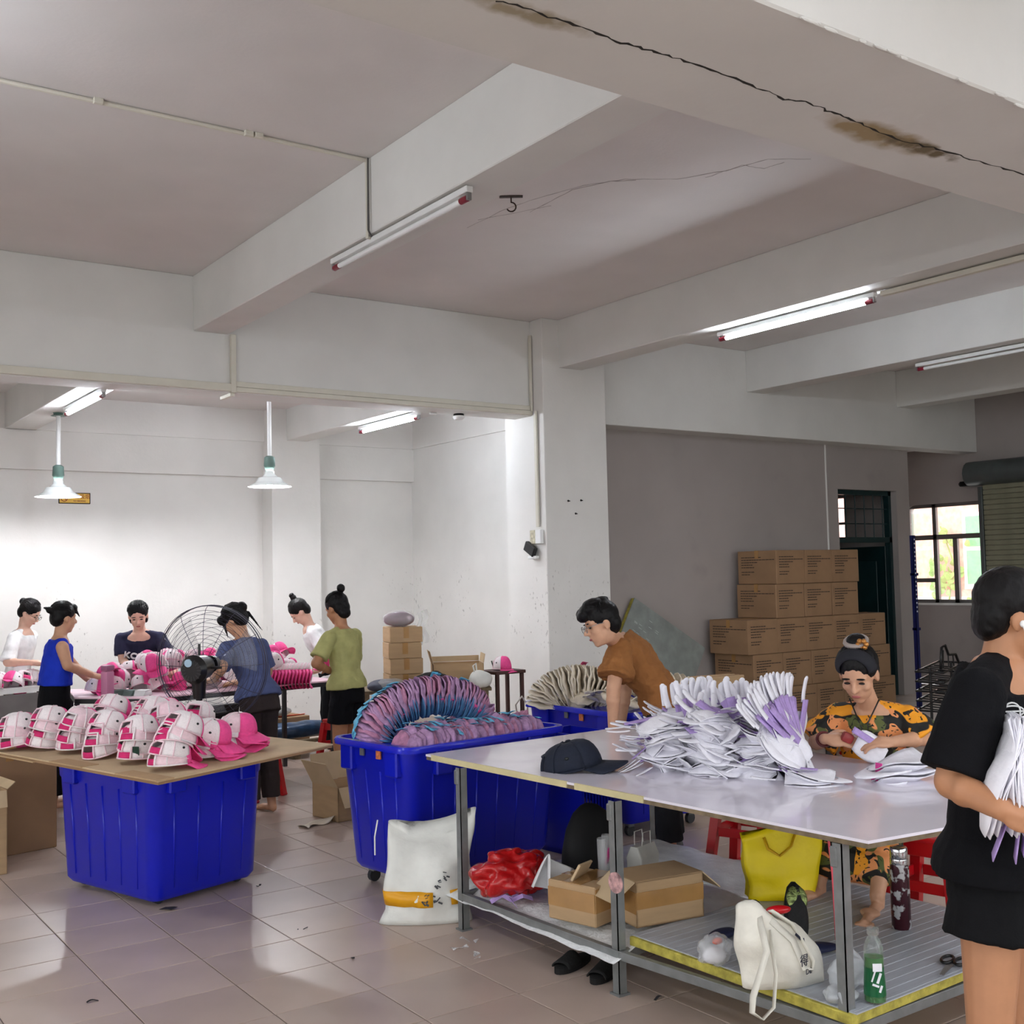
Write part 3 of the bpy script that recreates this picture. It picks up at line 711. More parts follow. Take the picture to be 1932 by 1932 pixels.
def edge_strip(t0, t1, name, M, o=.003):
    p, q = a.lerp(b, t0), a.lerp(b, t1); d_ = (q-p).normalized(); n_ = Vector((d_.y, -d_.x))
    n_ = n_ if n_.x < 0 else -n_
    MB().prism([L_(p+n_*o), L_(q+n_*o), L_(q-n_*.006), L_(p-n_*.006)], .784, .8115).build(name, M, wt)
edge_strip(.02, .42, 'edge_tape', tapey); edge_strip(.44, .60, 'edge_tape', tapey, .004)
def angle_leg(x, y, sx_, sy_, z1=.782):
    g = MB().bb(0, sx_*.04, 0, sy_*.004, 0, z1).bb(0, sx_*.004, 0, sy_*.04, 0, z1)
    o = g.build('leg', steel, wt); o.location = (x-TC.x, y-TC.y, 0); return o
legs = [(2.985, 4.74, 1, 1), (3.025, 3.62, 1, 1), (3.135, 2.56, 1, 1), (4.44, 4.95, -1, 1), (4.42, 3.75, -1, 1), (4.38, 2.56, -1, 1)]
for q in legs:
    o = angle_leg(*q)
    MB().box((q[2]*.02, q[3]*.035, .735), (.05, .03, .07), bevel=.004).build('bracket', steel, o)
    MB().box((q[2]*.02, q[3]*.02, .004), (.06, .06, .008)).build('foot_plate', steel, o)
def rail(x0, y0, x1, y1, z=.165, h=.035):
    d_ = Vector((x1-x0, y1-y0, 0)); ang = math.atan2(d_.y, d_.x)
    MB().box((0, 0, 0), (d_.length, .03, h), Euler((0, 0, ang)), .002).build('shelf_rail', steel, wt).location = ((x0+x1)/2-TC.x, (y0+y1)/2-TC.y, z)
rail(2.995, 4.74, 3.035, 3.62); rail(3.035, 3.62, 3.145, 2.56); rail(4.43, 4.95, 4.37, 2.56); rail(3.0, 4.75, 4.43, 4.95); rail(3.15, 2.56, 4.37, 2.56); rail(3.04, 3.62, 4.42, 3.75)
MB().cyl((-.735, -.19, .46), (-.742, -.19, .46), .042, n=24).build('round_badge', mat('pink_grey_badge', (190, 150, 150), .4, var=.3, scale=40), wt, label='small round pink and grey sticker badge')
# shelf surfaces
foil = mat('silver_bubble_foil', (224, 226, 227), .34, .2, var=.05, scale=10, bump=.9, bscale=38)
panel_m = mat('grey_blue_sandwich_panel', (176, 180, 188), .45, .05, var=.05, scale=6, stretch=(1, 14, 1))
foamy = mat('yellow_foam_core', (176, 164, 74), .9, var=.15, scale=30, bump=.4, bscale=60)
fs = empty('foil_sheet', (3.72, 4.22, .184), label='crumpled silver foil sheet over the rear half of the lower shelf', cat='foil')
def foilf(u, v):
    x, y = -.72+u*1.42, -.62+v*1.32
    e = min(u*12, 1); nz = mnoise.noise(Vector((x*5, y*5, 3)))*.012+mnoise.noise(Vector((x*16, y*16, 7)))*.005
    drop = -(1-e)*.05
    return Vector((x-(.02 if u == 0 else 0), y, .012+nz+drop))
MB().grid(foilf, 44, 44).build('sheet', foil, fs, smooth=True, thick=.003)
sp = empty('sandwich_panel', (3.76, 3.10, .184), math.radians(1.5), 'grey ribbed sandwich panel lying on the front half of the shelf', 'panel')
MB().box((0, 0, .022), (1.30, 1.10, .036), bevel=.003).build('foam_core', foamy, sp)
MB().box((.012, 0, .042), (1.29, 1.11, .004)).build('metal_skin', panel_m, sp)
for k in range(22):
    MB().box((.012, -.53+k*.0505, .0438), (1.28, .022, .0024), bevel=.001).build('rib', panel_m, sp)
SZ, FZ = .2305, .2        # tops of the shelf surfaces

# ---- things on the table
navy = mat('navy_cotton_cap', (20, 27, 44), .85, var=.08, scale=40, bump=.2, bscale=120)
NAVY = cap_meshes('navy_cap', navy, navy, navy, navy, navy)
put_cap(NAVY, (3.27, 4.21, .818), VU-RH*.22, RH*1+FH*-.2, 'dark navy cap lying on the white table', None, scale=(1.35, 1.5, 1.05))

# ---- purple caps with blue brims
lil = mat('dusty_lilac_mesh', (176, 138, 176), .8, var=.12, scale=28, bump=.4, bscale=160)
lil2 = mat('pinkish_lilac_mesh', (186, 130, 160), .8, var=.16, scale=22, bump=.4, bscale=160)
sky = mat('slate_blue_brim', (82, 132, 178), .7, var=.04, scale=40); cyan = mat('light_blue_strap', (96, 178, 214), .6, var=.05)
cream = mat('cream_canvas', (222, 210, 190), .85, var=.05, scale=30, bump=.3, bscale=90); cream2 = mat('pale_canvas', (232, 222, 204), .85, var=.05, scale=25, bump=.3, bscale=90)
raspb = mat('raspberry_patch', (190, 60, 110), .7)
def folded(key, seed, crown_m, brim_m, strap_m, patch_m=None, rad=.10, hgt=.028):
    """soft cap pressed flat: shallow puckered dome, half-round brim on +Y, strap on -Y"""
    rgx = random.Random(seed); ph = [rgx.uniform(0, 6.28) for _ in range(4)]
    def crown(u, v):
        a = 2*PI*u; e = v*PI/2
        rr_ = rad*(math.cos(e)**.6)*(1+.05*math.sin(3*a+ph[0])+.035*math.sin(7*a+ph[1]))
        z = hgt*math.sin(e)+.007*math.sin(3*a+ph[2])*math.cos(e)+.004*math.sin(8*a+ph[3])*math.cos(e)
        return Vector((rr_*math.sin(a)*.92, rr_*math.cos(a), z))
    out = {}
    mb = MB().grid(crown, 24, 5); bmesh.ops.remove_doubles(mb.bm, verts=mb.bm.verts, dist=.0005)
    out['crown'] = mb.mesh(key+'_crown', crown_m, True, .002)
    def br(u, v):
        a = (u-.5)*PI*1.15; r_ = rad*(.2+.58*v)
        return Vector((r_*math.sin(a), rad*.58+r_*math.cos(a)*1.02, -.003+.006*v*math.cos(a)))
    out['brim'] = MB().grid(br, 10, 4).mesh(key+'_brim', brim_m, True, .003)
    out['strap'] = MB().grid(lambda u, v: Vector(((u-.5)*.09, -rad*(.97+.12*math.cos((u-.5)*2))-.004+v*.004, -.008+.034*v)), 5, 2).mesh(key+'_strap', strap_m, True, .002)
    if patch_m: out['patch'] = MB().grid(lambda u, v: Vector(((u-.5)*.05+.03, rad*.72, .014+.022*v)), 3, 2).mesh(key+'_patch', patch_m, True, .002)
    return out
LIL = [folded('lilac_cap', s, m_, sky, cyan, pink) for s, m_ in ((1, lil), (2, lil), (3, lil2), (4, lil))]
LILN = [folded('lilac_row_cap', s, m_, lil, cyan, None) for s, m_ in ((5, lil), (6, lil2), (7, lil))]
CRM = [folded('cream_cap', s, m_, cream2, raspb, None, .115, .024) for s, m_ in ((8, cream), (9, cream2), (10, cream))]
th2 = math.radians(7); U2 = Vector((math.cos(th2), math.sin(th2), 0)); V2 = Vector((-math.sin(th2), math.cos(th2), 0)); B2 = Vector((3.535, 5.70, 0))
rg = random.Random(31)
FILL = mat('packed_lilac_fill', (150, 110, 146), .9, var=.2, scale=20)
MB().bb(-.47, .47, -.24, .24, .5, .70).build('liner_bag', mat('clear_liner_plastic', (220, 224, 230), .2, alpha=.5, bump=.6, bscale=20), T2)
N = 70
for k in range(N):
    a = PI*(1-(k+.5)/N); a = PI/2+(a-PI/2)*1.02
    cx, cz = -.085+.41*math.cos(a), .795+.215*math.sin(a)
    tang = (U2*math.sin(a)*.41-Vector((0, 0, 1))*math.cos(a)*.215).normalized()
    inw = (U2*-math.cos(a)*.6-Vector((0, 0, 1))*math.sin(a)).normalized()
    br = (inw-V2*.55).normalized()
    br = (br+Vector((rg.gauss(0, .06), rg.gauss(0, .06), rg.gauss(0, .06)))).normalized()
    loc = B2+U2*cx+V2*(.10+rg.gauss(0, .006))+Vector((0, 0, cz+.03))
    put_cap(rg.choice(LIL), loc, tang-V2*.42+Vector((rg.gauss(0, .06), rg.gauss(0, .06), 0)), br, f'lilac mesh cap with blue brim, {nth(k+1)} from the left along the arch', 'lilac caps arched over the tub', 'soft_cap', ('crown', 'brim')+(('strap',) if k < 24 or rg.random() < .12 else ())+(('patch',) if rg.random() < .3 else ()), scale=rg.uniform(.96, 1.06))
for row, (yy, zz, x0, x1, n, nm) in enumerate(((-.215, .785, -.46, .49, 40, 'front row along the tub rim'), (-.10, .80, -.46, .49, 38, 'second row behind the rim row'), (.24, .77, -.46, .48, 26, 'rear row behind the arch'))):
    for k in range(n):
        x = x0+(x1-x0)*(k+.5)/n
        loc = B2+U2*x+V2*(yy+rg.gauss(0, .012))+Vector((0, 0, zz+rg.gauss(0, .008)))
        zd = U2*-.95+Vector((0, 0, .25))+Vector((rg.gauss(0, .1), rg.gauss(0, .1), rg.gauss(0, .1)))
        put_cap(rg.choice(LILN), loc, zd, Vector((rg.gauss(0, .18), rg.gauss(0, .18), -1)), f'lilac mesh cap, {nth(k+1)} from the left in the {nm}', 'lilac caps packed in rows in the tub', 'soft_cap', ('crown', 'strap') if rg.random() < .5 else ('crown',), scale=rg.uniform(.80, .95))
# cream caps
B3 = Vector((5.18, 6.12, 0))
MB().bb(-.32, .32, -.42, .42, .5, .68).build('liner_bag', MATS['clear_liner_plastic'], T3)
W_A = (RH*.95+FH*.1).normalized()
def cream_arch(c0, half, hgt, n, nm):
    for k in range(n):
        a = PI*(1-(k+.5)/n)
        tang = (W_A*math.sin(a)*half-Vector((0, 0, 1))*math.cos(a)*hgt).normalized()
        inw = (W_A*-math.cos(a)*.6-Vector((0, 0, 1))*math.sin(a)).normalized()
        loc = c0+W_A*half*.75*math.cos(a)+Vector((0, 0, hgt*math.sin(a)*.8))+FH*rg.gauss(0, .01)
        put_cap(rg.choice(CRM), loc, tang+Vector((rg.gauss(0, .07), rg.gauss(0, .07), 0)), inw-FH*.3, f'cream canvas cap, {nth(k+1)} from the left in the {nm}', 'cream caps fanned in the tub', 'soft_cap', ('crown', 'brim')+(('strap',) if rg.random() < .12 else ()), scale=1.12)
cream_arch(B3+RH*-.28+Vector((0, 0, .80)), .34, .20, 34, 'left fan in the tub')
cream_arch(B3+RH*.34+FH*-.05+Vector((0, 0, .80)), .22, .12, 16, 'right fan in the tub')
for k in range(34):
    s = k/34; side = int(s*4); t = s*4-side
    x, y = [(-.28, .40-.80*t), (-.28+.56*t, -.39), (.28, -.39+.78*t), (.28-.56*t, .39)][side]
    put_cap(rg.choice(CRM), B3+Vector((x, y, .85+rg.uniform(-.005, .04))), Vector((rg.gauss(0, .45), rg.gauss(0, .45), .9)), Vector((rg.gauss(0, 1), rg.gauss(0, 1), .2)), f'crumpled cream canvas cap along the tub rim, {nth(k+1)} counted from the column corner', 'cream caps lying along the rim', 'soft_cap', ('crown', 'brim'), scale=rg.uniform(.7, .85))

# ---- heap of white and lavender caps on the table
wfab = mat('white_cotton_fabric', (236, 234, 242), .8, var=.03, scale=30, bump=.2, bscale=120, sheen=.1)
lav = mat('lavender_panel_fabric', (176, 150, 208), .8, var=.05, scale=80, bump=.25, bscale=180)
def flatcap(key, seed):
    """cap folded flat: two leaves, lavender side panel, white strap tabs. +Y is the strap end"""
    rgx = random.Random(seed); ph = [rgx.uniform(0, 6.28) for _ in range(4)]
    bnd = rgx.uniform(-1.6, 1.6); bnd2 = rgx.uniform(-2.2, .8)
    wav = lambda x, y: .009*math.sin(30*x+ph[0])+.008*math.sin(24*y+ph[1])+bnd*x*y*1.5+bnd2*y*y
    def leaf_(sgn):
        def f(u, v):
            y = -.10+.18*v; hw = .085*math.sqrt(max(.02, 1-((y+.0)/.115)**2)); x = (u-.5)*2*hw
            return Vector((x, y, sgn*(.004+.014*math.sin(PI*u)*math.sin(PI*min(1, v*1.05)))+wav(x, y)))
        return f
    out = {}
    mb = MB().grid(leaf_(1), 8, 8).grid(leaf_(-1), 8, 8); out['crown'] = mb.mesh(key+'_crown', wfab, True, .0018)
    out['panel'] = MB().grid(lambda u, v: Vector((.010+.042*u, -.03+.155*v, .019+.006*v+wav(.03, .07)*v)), 3, 8).mesh(key+'_panel', lav, True, .002)
    def tabs(x0, bend):
        def f(u, v):
            y = .115+.10*v; hw = .0135*(1 if v < .9 else math.sqrt(max(.12, 1-((v-.9)/.1)**2)))
            return Vector((x0+(u-.5)*2*hw+bend*v*v, y, .012+.012*v*v+wav(x0, .07)))
        return f
    mb = MB().grid(tabs(.03, rgx.uniform(-.02, .02)), 2, 14).grid(tabs(-.035, rgx.uniform(-.03, .03)), 2, 14)
    out['strap'] = mb.mesh(key+'_strap', wfab, True, .0022)
    def br(u, v):
        a = PI+(u-.5)*PI*.9; r_ = .085+.055*v*math.cos((u-.5)*PI*.9)
        return Vector((.085*math.sin(a)*(1-.05*v), -.03+r_*math.cos(a), -.006-.006*v))
    out['brim'] = MB().grid(br, 8, 3).mesh(key+'_brim', wfab, True, .004)
    return out
FC = [flatcap('white_cap', s) for s in (1, 2, 3, 4, 5, 6)]
rg = random.Random(41); q0 = Vector((3.80, 3.72, .815)); cnt = 0
VU = Vector((0, 0, 1)); NEAR = -FH
def put_flat(loc, zd, yd, label, group, parts=('crown', 'panel', 'strap', 'brim'), sc=1.05):
    return put_cap(rg.choice(FC), loc, zd, yd, label, group, 'folded_cap', parts, sc)
# right-hand fan: leaves leaning to the right, straps up, lavender side to the viewer
for k in range(26):
    t = k/25
    base = q0+RH*(.17+.15*t+rg.gauss(0, .012))+FH*(-.26+.46*t)+VU*(.13+.03*math.sin(PI*t))
    ydir = VU*math.sin(.35+1.0*t)+RH*(-.75+.80*t)+FH*.15
    zdir = RH*.75+NEAR*.65-VU*.0+VU*(.75*(1-t))
    put_flat(base, zdir+Vector((rg.gauss(0, .05),)*3), ydir+RH*rg.gauss(0, .10), f'folded white cap with lavender panel, {nth(k+1)} in the fan at right of the heap', 'folded white and lavender caps in the fan', sc=1.25)
# layered piles at left and middle, strap ends outwards
for j, (cx, cy, n, h0, turn) in enumerate(((-.30, .04, 15, .0, 2.7), (-.10, -.06, 18, .0, 2.2), (-.16, .20, 16, 0, 2.3), (.08, -.16, 11, 0, 2.0), (.06, .16, 17, .0, 1.8), (.20, .34, 14, 0, 1.5), (-.02, .34, 14, 0, 1.9))):
    for k in range(n):
        a = turn+rg.gauss(0, .85)
        yd = RH*math.cos(a)+FH*math.sin(a)+VU*rg.uniform(.02, .5)*(k/n)
        put_flat(q0+RH*(cx+rg.gauss(0, .02))+FH*(cy+rg.gauss(0, .02))+VU*(.020+k*.0135), VU+RH*rg.gauss(0, .34)+FH*rg.gauss(0, .34), yd, f'folded white cap with straps, {nth(k+1)} layer up in the {["left", "middle front", "left rear", "right front", "middle", "right rear", "centre rear"][j]} pile of the heap', 'folded white caps in layered piles')
# upright straps on the crest
for k in range(16):
    t = k/15
    put_flat(q0+RH*(-.22+.36*t)+FH*(.16+rg.gauss(0, .05))+VU*(.15+.03*math.sin(PI*t)), NEAR+RH*rg.gauss(0, .3)+VU*.3, VU+RH*rg.gauss(-.12, .22), f'folded white cap standing upright, {nth(k+1)} from the left along the crest', 'folded white caps standing on the crest', ('crown', 'strap', 'panel'))
put_flat(q0+RH*.27+FH*-.36+VU*.03, VU+RH*.05, RH*-.9+FH*.35, 'folded white cap lying flat at the right end of the heap', None)
put_flat(q0+RH*.25+FH*-.37+VU*.006, VU, RH*-.9+FH*.25, 'folded white cap under the flat cap at the heap right end', None)

# small stack of white caps with pink labels near the seated person
mg = mat('magenta_woven_label', (206, 60, 140), .7, var=.1, scale=80)
for k in range(2):
    r = put_flat(Vector((4.18, 3.08, .832+k*.048))+RH*.02*k, VU+RH*-.12, RH*.9+FH*.3, f'white folded cap with pink label beside the seated person, {"lower" if k == 0 else "upper"} one', 'white caps with pink labels', ('crown', 'brim'), 1.5)
    MB().grid(lambda u, v: Vector((-.02+.03*u, -.085-.006*v, .012-.026*v)), 2, 2).build('label_patch', mg, r, thick=.002)
    MB().grid(lambda u, v: Vector((-.016+.024*u, -.094-.002*v, -.018-.02*v)), 2, 2).build('care_label', wfab, r, thick=.002)
# ================================================================== cartons and other things
def print_mesh(key, w, h, seed, y=0):
    """lines of unreadable shipping print on a w x h face in the XZ plane"""
    rgx = random.Random(seed); mb = MB(); z = h*.30
    for ln, fr_ in enumerate((.5, .8, .42, .26, .34, 0, .30, .2)):
        if fr_:
            x = -w*.40; end = x+w*fr_
            while x < end:
                l_ = rgx.uniform(.02, .05); mb.box((x+l_/2, y, z), (l_, .0012, h*.024)); x += l_+.006
        z -= h*(.075 if ln != 4 else .06)
    return mb.mesh(key, print_m)
BW, BD, BH = .485, .60, .388
pm_front = print_mesh('box_print', BW, BH, 1); pm_side = print_mesh('box_print', BD, BH, 2)
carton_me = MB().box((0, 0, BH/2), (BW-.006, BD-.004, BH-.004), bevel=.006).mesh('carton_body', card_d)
tape_me = MB().box((0, 0, BH-.001), (BW+.001, .055, .003)).box((-BW/2+.002, 0, BH-.045), (.003, .055, .09)).box((BW/2-.002, 0, BH-.045), (.003, .055, .09)).mesh('tape', tape)
stackpos = [(0, 5, 9.48, 'bottom', 0), (1, 5, 9.40, 'second', .005), (2, 5, 9.33, 'third', -.01), (3, 3, 9.80, 'fourth', .015), (4, 3, 9.83, 'top', -.01)]
for lv, n, x0, nm, rot in stackpos:
    for k in range(n):
        r = empty('shipping_carton', (x0+BW*(k+.5), 9.09, lv*BH), rot*.6, f'brown printed shipping carton, {["leftmost", "second from left", "third from left", "fourth from left", "rightmost"][k] if n == 5 else ["leftmost", "middle", "rightmost"][k]} in the {nm} row of the wall stack', 'carton', 'shipping cartons stacked against the wall')
        inst('carton_body', carton_me, r)
        inst('tape', tape_me, r)
        tag(inst('print', pm_front, r, (0, -BD/2-.0005, BH/2)), kind='stuff')
        if k == 0: tag(inst('print', pm_side, r, (-BW/2-.0005+.003, 0, BH/2), (0, 0, -PI/2)), kind='stuff')
def carton(name, loc, rz, w, d, h, label, cat='carton', M=card, flaps=None, strip=True, group=None):
    """flaps: list of (side, open angle in degrees) makes an open box"""
    r = empty(name, loc, rz, label, cat, group)
    t = .006
    if flaps is None:
        MB().box((0, 0, h/2), (w, d, h), bevel=.005).build('carton_body', M, r)
        MB().box((0, 0, h), (.05, d+.002, .002)).box((0, -d/2, h-.05), (.05, .002, .1)).build('tape', tape, r) if strip else None
        MB().box((0, 0, h+.0004), (w*.98, .003, .0016)).build('seam', card_d, r)
    else:
        MB().bb(-w/2, w/2, -d/2, d/2, 0, t).bb(-w/2, -w/2+t, -d/2, d/2, 0, h).bb(w/2-t, w/2, -d/2, d/2, 0, h).bb(-w/2, w/2, -d/2, -d/2+t, 0, h).bb(-w/2, w/2, d/2-t, d/2, 0, h).build('carton_body', M, r)
        for side, ang, fl in flaps:
            a = math.radians(ang); L = fl
            nx, ny = {'l': (-1, 0), 'r': (1, 0), 'f': (0, -1), 'b': (0, 1)}[side]
            wd = (d if nx else w)-.01
            c = Vector((nx*w/2, ny*d/2, h)); out = Vector((nx, ny, 0)); dirv = out*math.cos(a)+Vector((0, 0, 1))*math.sin(a)
            al = Vector((-ny, nx, 0)); nrm = al.cross(dirv)
            MB().box((0, 0, 0), (wd, L, t*.8), basis(al, dirv, nrm)).build('flap', card_in if M is card else M, r).location = c+dirv*(L/2+.003)
    return r
# far room: stack of four plain cartons, open carton, parcels
st = empty('side_bench', (5.36, 9.10, 0), label='low wooden bench under the plain cartons', cat='bench')
MB().box((0, 0, .70), (1.2, .6, .03), Euler((0, 0, -.5)), .004).build('bench_top', ply, st)
for sx_, sy_ in ((-.54, .25), (.54, .25), (-.54, -.25), (.54, -.25)):
    v = Matrix.Rotation(-.5, 3, 'Z') @ Vector((sx_, sy_, 0)); MB().box((v.x, v.y, .3425), (.05, .05, .685)).build('leg', ply, st)
cs = W(758, 1200, 10.3)
for k in range(4):
    carton('plain_carton', (cs.x+.008*(k % 2), cs.y, .717+.141*k), -.33+.03*(k % 2), .30, .32, .139, f'plain cardboard carton, {ORD[k] if k < 3 else "topmost"} of the four stacked in the far room', group='plain cartons in the far room')
oc = W(862, 1250, 10.45)
carton('open_carton', (oc.x, oc.y, .717), -.45, .46, .30, .21, 'open cardboard carton with raised flap beside the four stacked cartons', flaps=[('l', 75, .12), ('b', 85, .05), ('r', 80, .08)])
def blob(name, loc, rad, M, label, cat, seed=0, amp=.25, fr=6, parts=None, flatb=True, part='bag_body', u=28, v=18, rz=0, sharp=0):
    r = empty(name, loc, rz, label, cat)
    mb = MB().ell((0, 0, 0), rad, u=u, v=v)
    for q in mb.bm.verts:
        n_ = mnoise.noise(Vector((q.co.x*fr+seed, q.co.y*fr, q.co.z*fr)))+.5*mnoise.noise(Vector((q.co.x*fr*2.3, q.co.y*fr*2.3+seed, q.co.z*fr*2.3)))
        if sharp: n_ = (abs(n_)**.6)*(1 if n_ > 0 else -1)
        q.co *= 1+amp*n_
        q.co.z += rad[2]
        if flatb and q.co.z < .004: q.co.z = .002+abs(q.co.z)*.02
    mb.build(part, M, r, smooth=True)
    return r
clearp = mat('clear_plastic_film', (236, 238, 240), .08, var=.02, alpha=.32, bump=.8, bscale=14, coat=.6)
plum = mat('plum_cotton', (120, 80, 98), .8, var=.1, scale=20)
pb = blob('bagged_cap_parcel', (cs.x-.03, cs.y, .717+.141*4), (.14, .09, .065), plum, 'plum cap parcel in clear plastic on the top carton', 'parcel', 3, .18, part='plum_cap')
MB().ell((.0, 0, .07), (.16, .11, .08), u=20, v=12).grid(lambda u, v: Vector((.10+.10*u+.02*math.sin(9*v), -.16-.02*math.sin(7*u), .12-.30*v+.03*u)), 6, 10).build('plastic_wrap', clearp, pb, smooth=True)
MB().ell((.05, -.088, .07), (.035, .006, .026), u=14, v=8).build('round_logo', mat('pale_logo_print', (214, 190, 200), .6), pb, label='round pale logo patch')
q = W(722, 1270, 10.0); gb = blob('bagged_parcel', (q.x, q.y, .717), (.16, .12, .055), mat('dark_grey_cloth', (70, 74, 88), .7, var=.2, scale=15), 'grey cloth parcels in clear plastic left of the stacked cartons', 'parcel', 5, .2)
MB().ell((.06, -.03, .06), (.16, .12, .06), u=18, v=10).build('plastic_wrap', clearp, gb, smooth=True)
q = W(815, 1264, 10.0); blob('black_bag', (q.x, q.y, .717), (.20, .07, .09), mat('black_bag_fabric', (16, 16, 18), .6, var=.1), 'slumped black bag behind the arch of lilac caps', 'bag', 7, .25)
q = W(905, 1268, 10.2); wb_ = blob('white_carrier_bag', (q.x, q.y, .717), (.11, .08, .075), mat('white_thin_plastic', (226, 226, 220), .4, var=.04, bump=.5, bscale=25), 'white plastic carrier bag with looped handle near the column', 'bag', 9, .3)
MB().tube([(-.05, 0, .12), (-.07, 0, .2), (-.04, 0, .22), (-.03, 0, .14)], .008, 6).build('handle', MATS['white_thin_plastic'], wb_, smooth=True)
q = W(948, 1292, 10.7)
put_cap(PINKCAP, (q.x, q.y, .84), (0, 0, 1), RH*.6-FH*.6, 'single pink cap on the small stand beside the column', None, hang=True)
ps = empty('small_stand', (q.x, q.y, 0), label='dark small stand holding one pink cap near the column', cat='stand')
MB().box((0, 0, .815), (.34, .3, .03), bevel=.004).build('stand_top', mat('dark_brown_wood', (70, 44, 40), .6), ps)
for a_ in (-1, 1):
    for b_ in (-1, 1): MB().box((a_*.14, b_*.12, .40), (.03, .03, .80)).build('leg', MATS['dark_brown_wood'], ps)
q = W(985, 1330, 8.6); tb = blob('beige_string_bag', (q.x, q.y, 0), (.13, .10, .34), mat('beige_thin_fabric', (206, 196, 184), .8, var=.06, bump=.5, bscale=30), 'tall beige thin bag standing between tub and column', 'bag', 12, .2)
MB().tube([(-.04, 0, .62), (-.06, 0, .74), (0, 0, .80), (.05, 0, .73), (.05, 0, .62)], .007, 6).build('handle', MATS['beige_thin_fabric'], tb, smooth=True)

# back tables
dark_steel = mat('dark_painted_steel', (46, 44, 46), .4, .3); pinktop = mat('pale_pink_table_cover', (240, 206, 218), .4, var=.04)
ZT = .84
def quad_table(name, Q, label, M, skirt=None):
    cx = sum(p[0] for p in Q)/4; cy = sum(p[1] for p in Q)/4
    r = empty(name, (cx, cy, 0), label=label, cat='table')
    MB().prism([(p[0]-cx, p[1]-cy) for p in Q], ZT-.012, ZT).build('table_top', M, r)
    MB().prism([((p[0]-cx)*.99, (p[1]-cy)*.99) for p in Q], ZT-.05, ZT-.012).build('table_frame', dark_steel if not skirt else white_metal, r)
    for p in Q: MB().box(((p[0]-cx)*.93, (p[1]-cy)*.93, (ZT-.05)/2), (.035, .035, ZT-.05)).build('leg', dark_steel, r)
    if skirt:
        a_, b_ = Q[0], Q[1]; mx_, my_ = (a_[0]+b_[0])/2-cx, (a_[1]+b_[1])/2-cy; an = math.atan2(b_[1]-a_[1], b_[0]-a_[0])
        MB().box((mx_*.96, my_*.96, .42), (math.hypot(b_[0]-a_[0], b_[1]-a_[1])*.96, .02, .72), Euler((0, 0, an))).build('front_panel', skirt, r)
    return r
quad_table('packing_table', [(2.78, 8.84), (4.50, 9.10), (4.38, 9.95), (2.97, 9.74)], 'dark framed packing table covered with pink caps in the far room', pinktop)
quad_table('packing_table', [(2.31, 9.33), (2.765, 8.84), (2.95, 9.75), (2.45, 10.1)], 'corner packing table beside the person in the blue vest', pinktop)
quad_table('white_counter', [(1.2, 10.42), (2.40, 10.72), (2.28, 11.15), (1.1, 10.9)], 'white counter with grey front panel at the far left', white_metal, mat('grey_front_board', (110, 106, 104), .7))
# caps on the back tables
rg = random.Random(51); spots = []
for k in range(52):
    u_, v_ = rg.random(), rg.random()
    p = Vector((2.85, 9.0, 0)).lerp(Vector((4.25, 9.2, 0)), u_)+Vector((-.05, .60, 0))*v_
    spots.append((p, rg.choice((0, .0, .07, .13, .18)), u_))
spots.sort(key=lambda s: s[2])
for k, (p, h, u_) in enumerate(spots):
    f_ = RH*rg.uniform(-1, 1)-FH*rg.uniform(-.9, .8)
    put_cap(rg.choice((PINKCAP, PINKCAP2)), (p.x, p.y, ZT+.025+h), (rg.gauss(0, .35), rg.gauss(0, .35), 1), f_, f'pink and white cap on the dark framed packing table, {nth(k+1)} from its left end', 'pink caps on the far packing table', hang=rg.random() < .35)
for k in range(9):
    p = Vector((2.50, 9.38, 0)).lerp(Vector((2.82, 9.68, 0)), k/8)+Vector((rg.uniform(-.05, .05), rg.uniform(-.16, .16), 0))
    put_cap(PINKCAP2 if k % 2 else PINKCAP, (p.x, p.y, ZT+.025+.05*(k % 3)), (rg.gauss(0, .4), rg.gauss(0, .4), 1), RH*rg.uniform(-.5, 1)-FH*rg.uniform(-.3, 1), f'pink and white cap on the corner packing table, {nth(k+1)} from the front', 'pink caps on the corner table')
for k in range(7):
    p = Vector((1.75, 10.68, 0)).lerp(Vector((2.32, 10.84, 0)), k/6)
    put_cap(PINKCAP, (p.x, p.y+rg.gauss(0, .05), ZT+.02), (rg.gauss(0, .3), rg.gauss(0, .3), 1), RH*rg.uniform(-1, 0)+FH*rg.uniform(-.6, .3), f'white and pink cap on the white counter, {nth(k+1)} from the left', 'caps on the white counter')
# nested row of caps lying on their sides at the right end of the packing table
for k in range(14):
    p = Vector((3.85, 9.20, ZT+.085))+RH*.030*k
    put_cap(PINKCAP2, p, RH*-1+VU*.1, NEAR*.9+VU*-.5, f'nested pink and white cap, {nth(k+1)} in the horizontal row at the table right end', 'nested caps lying in a row', parts=('crown', 'front_panel', 'brim', 'edging'))
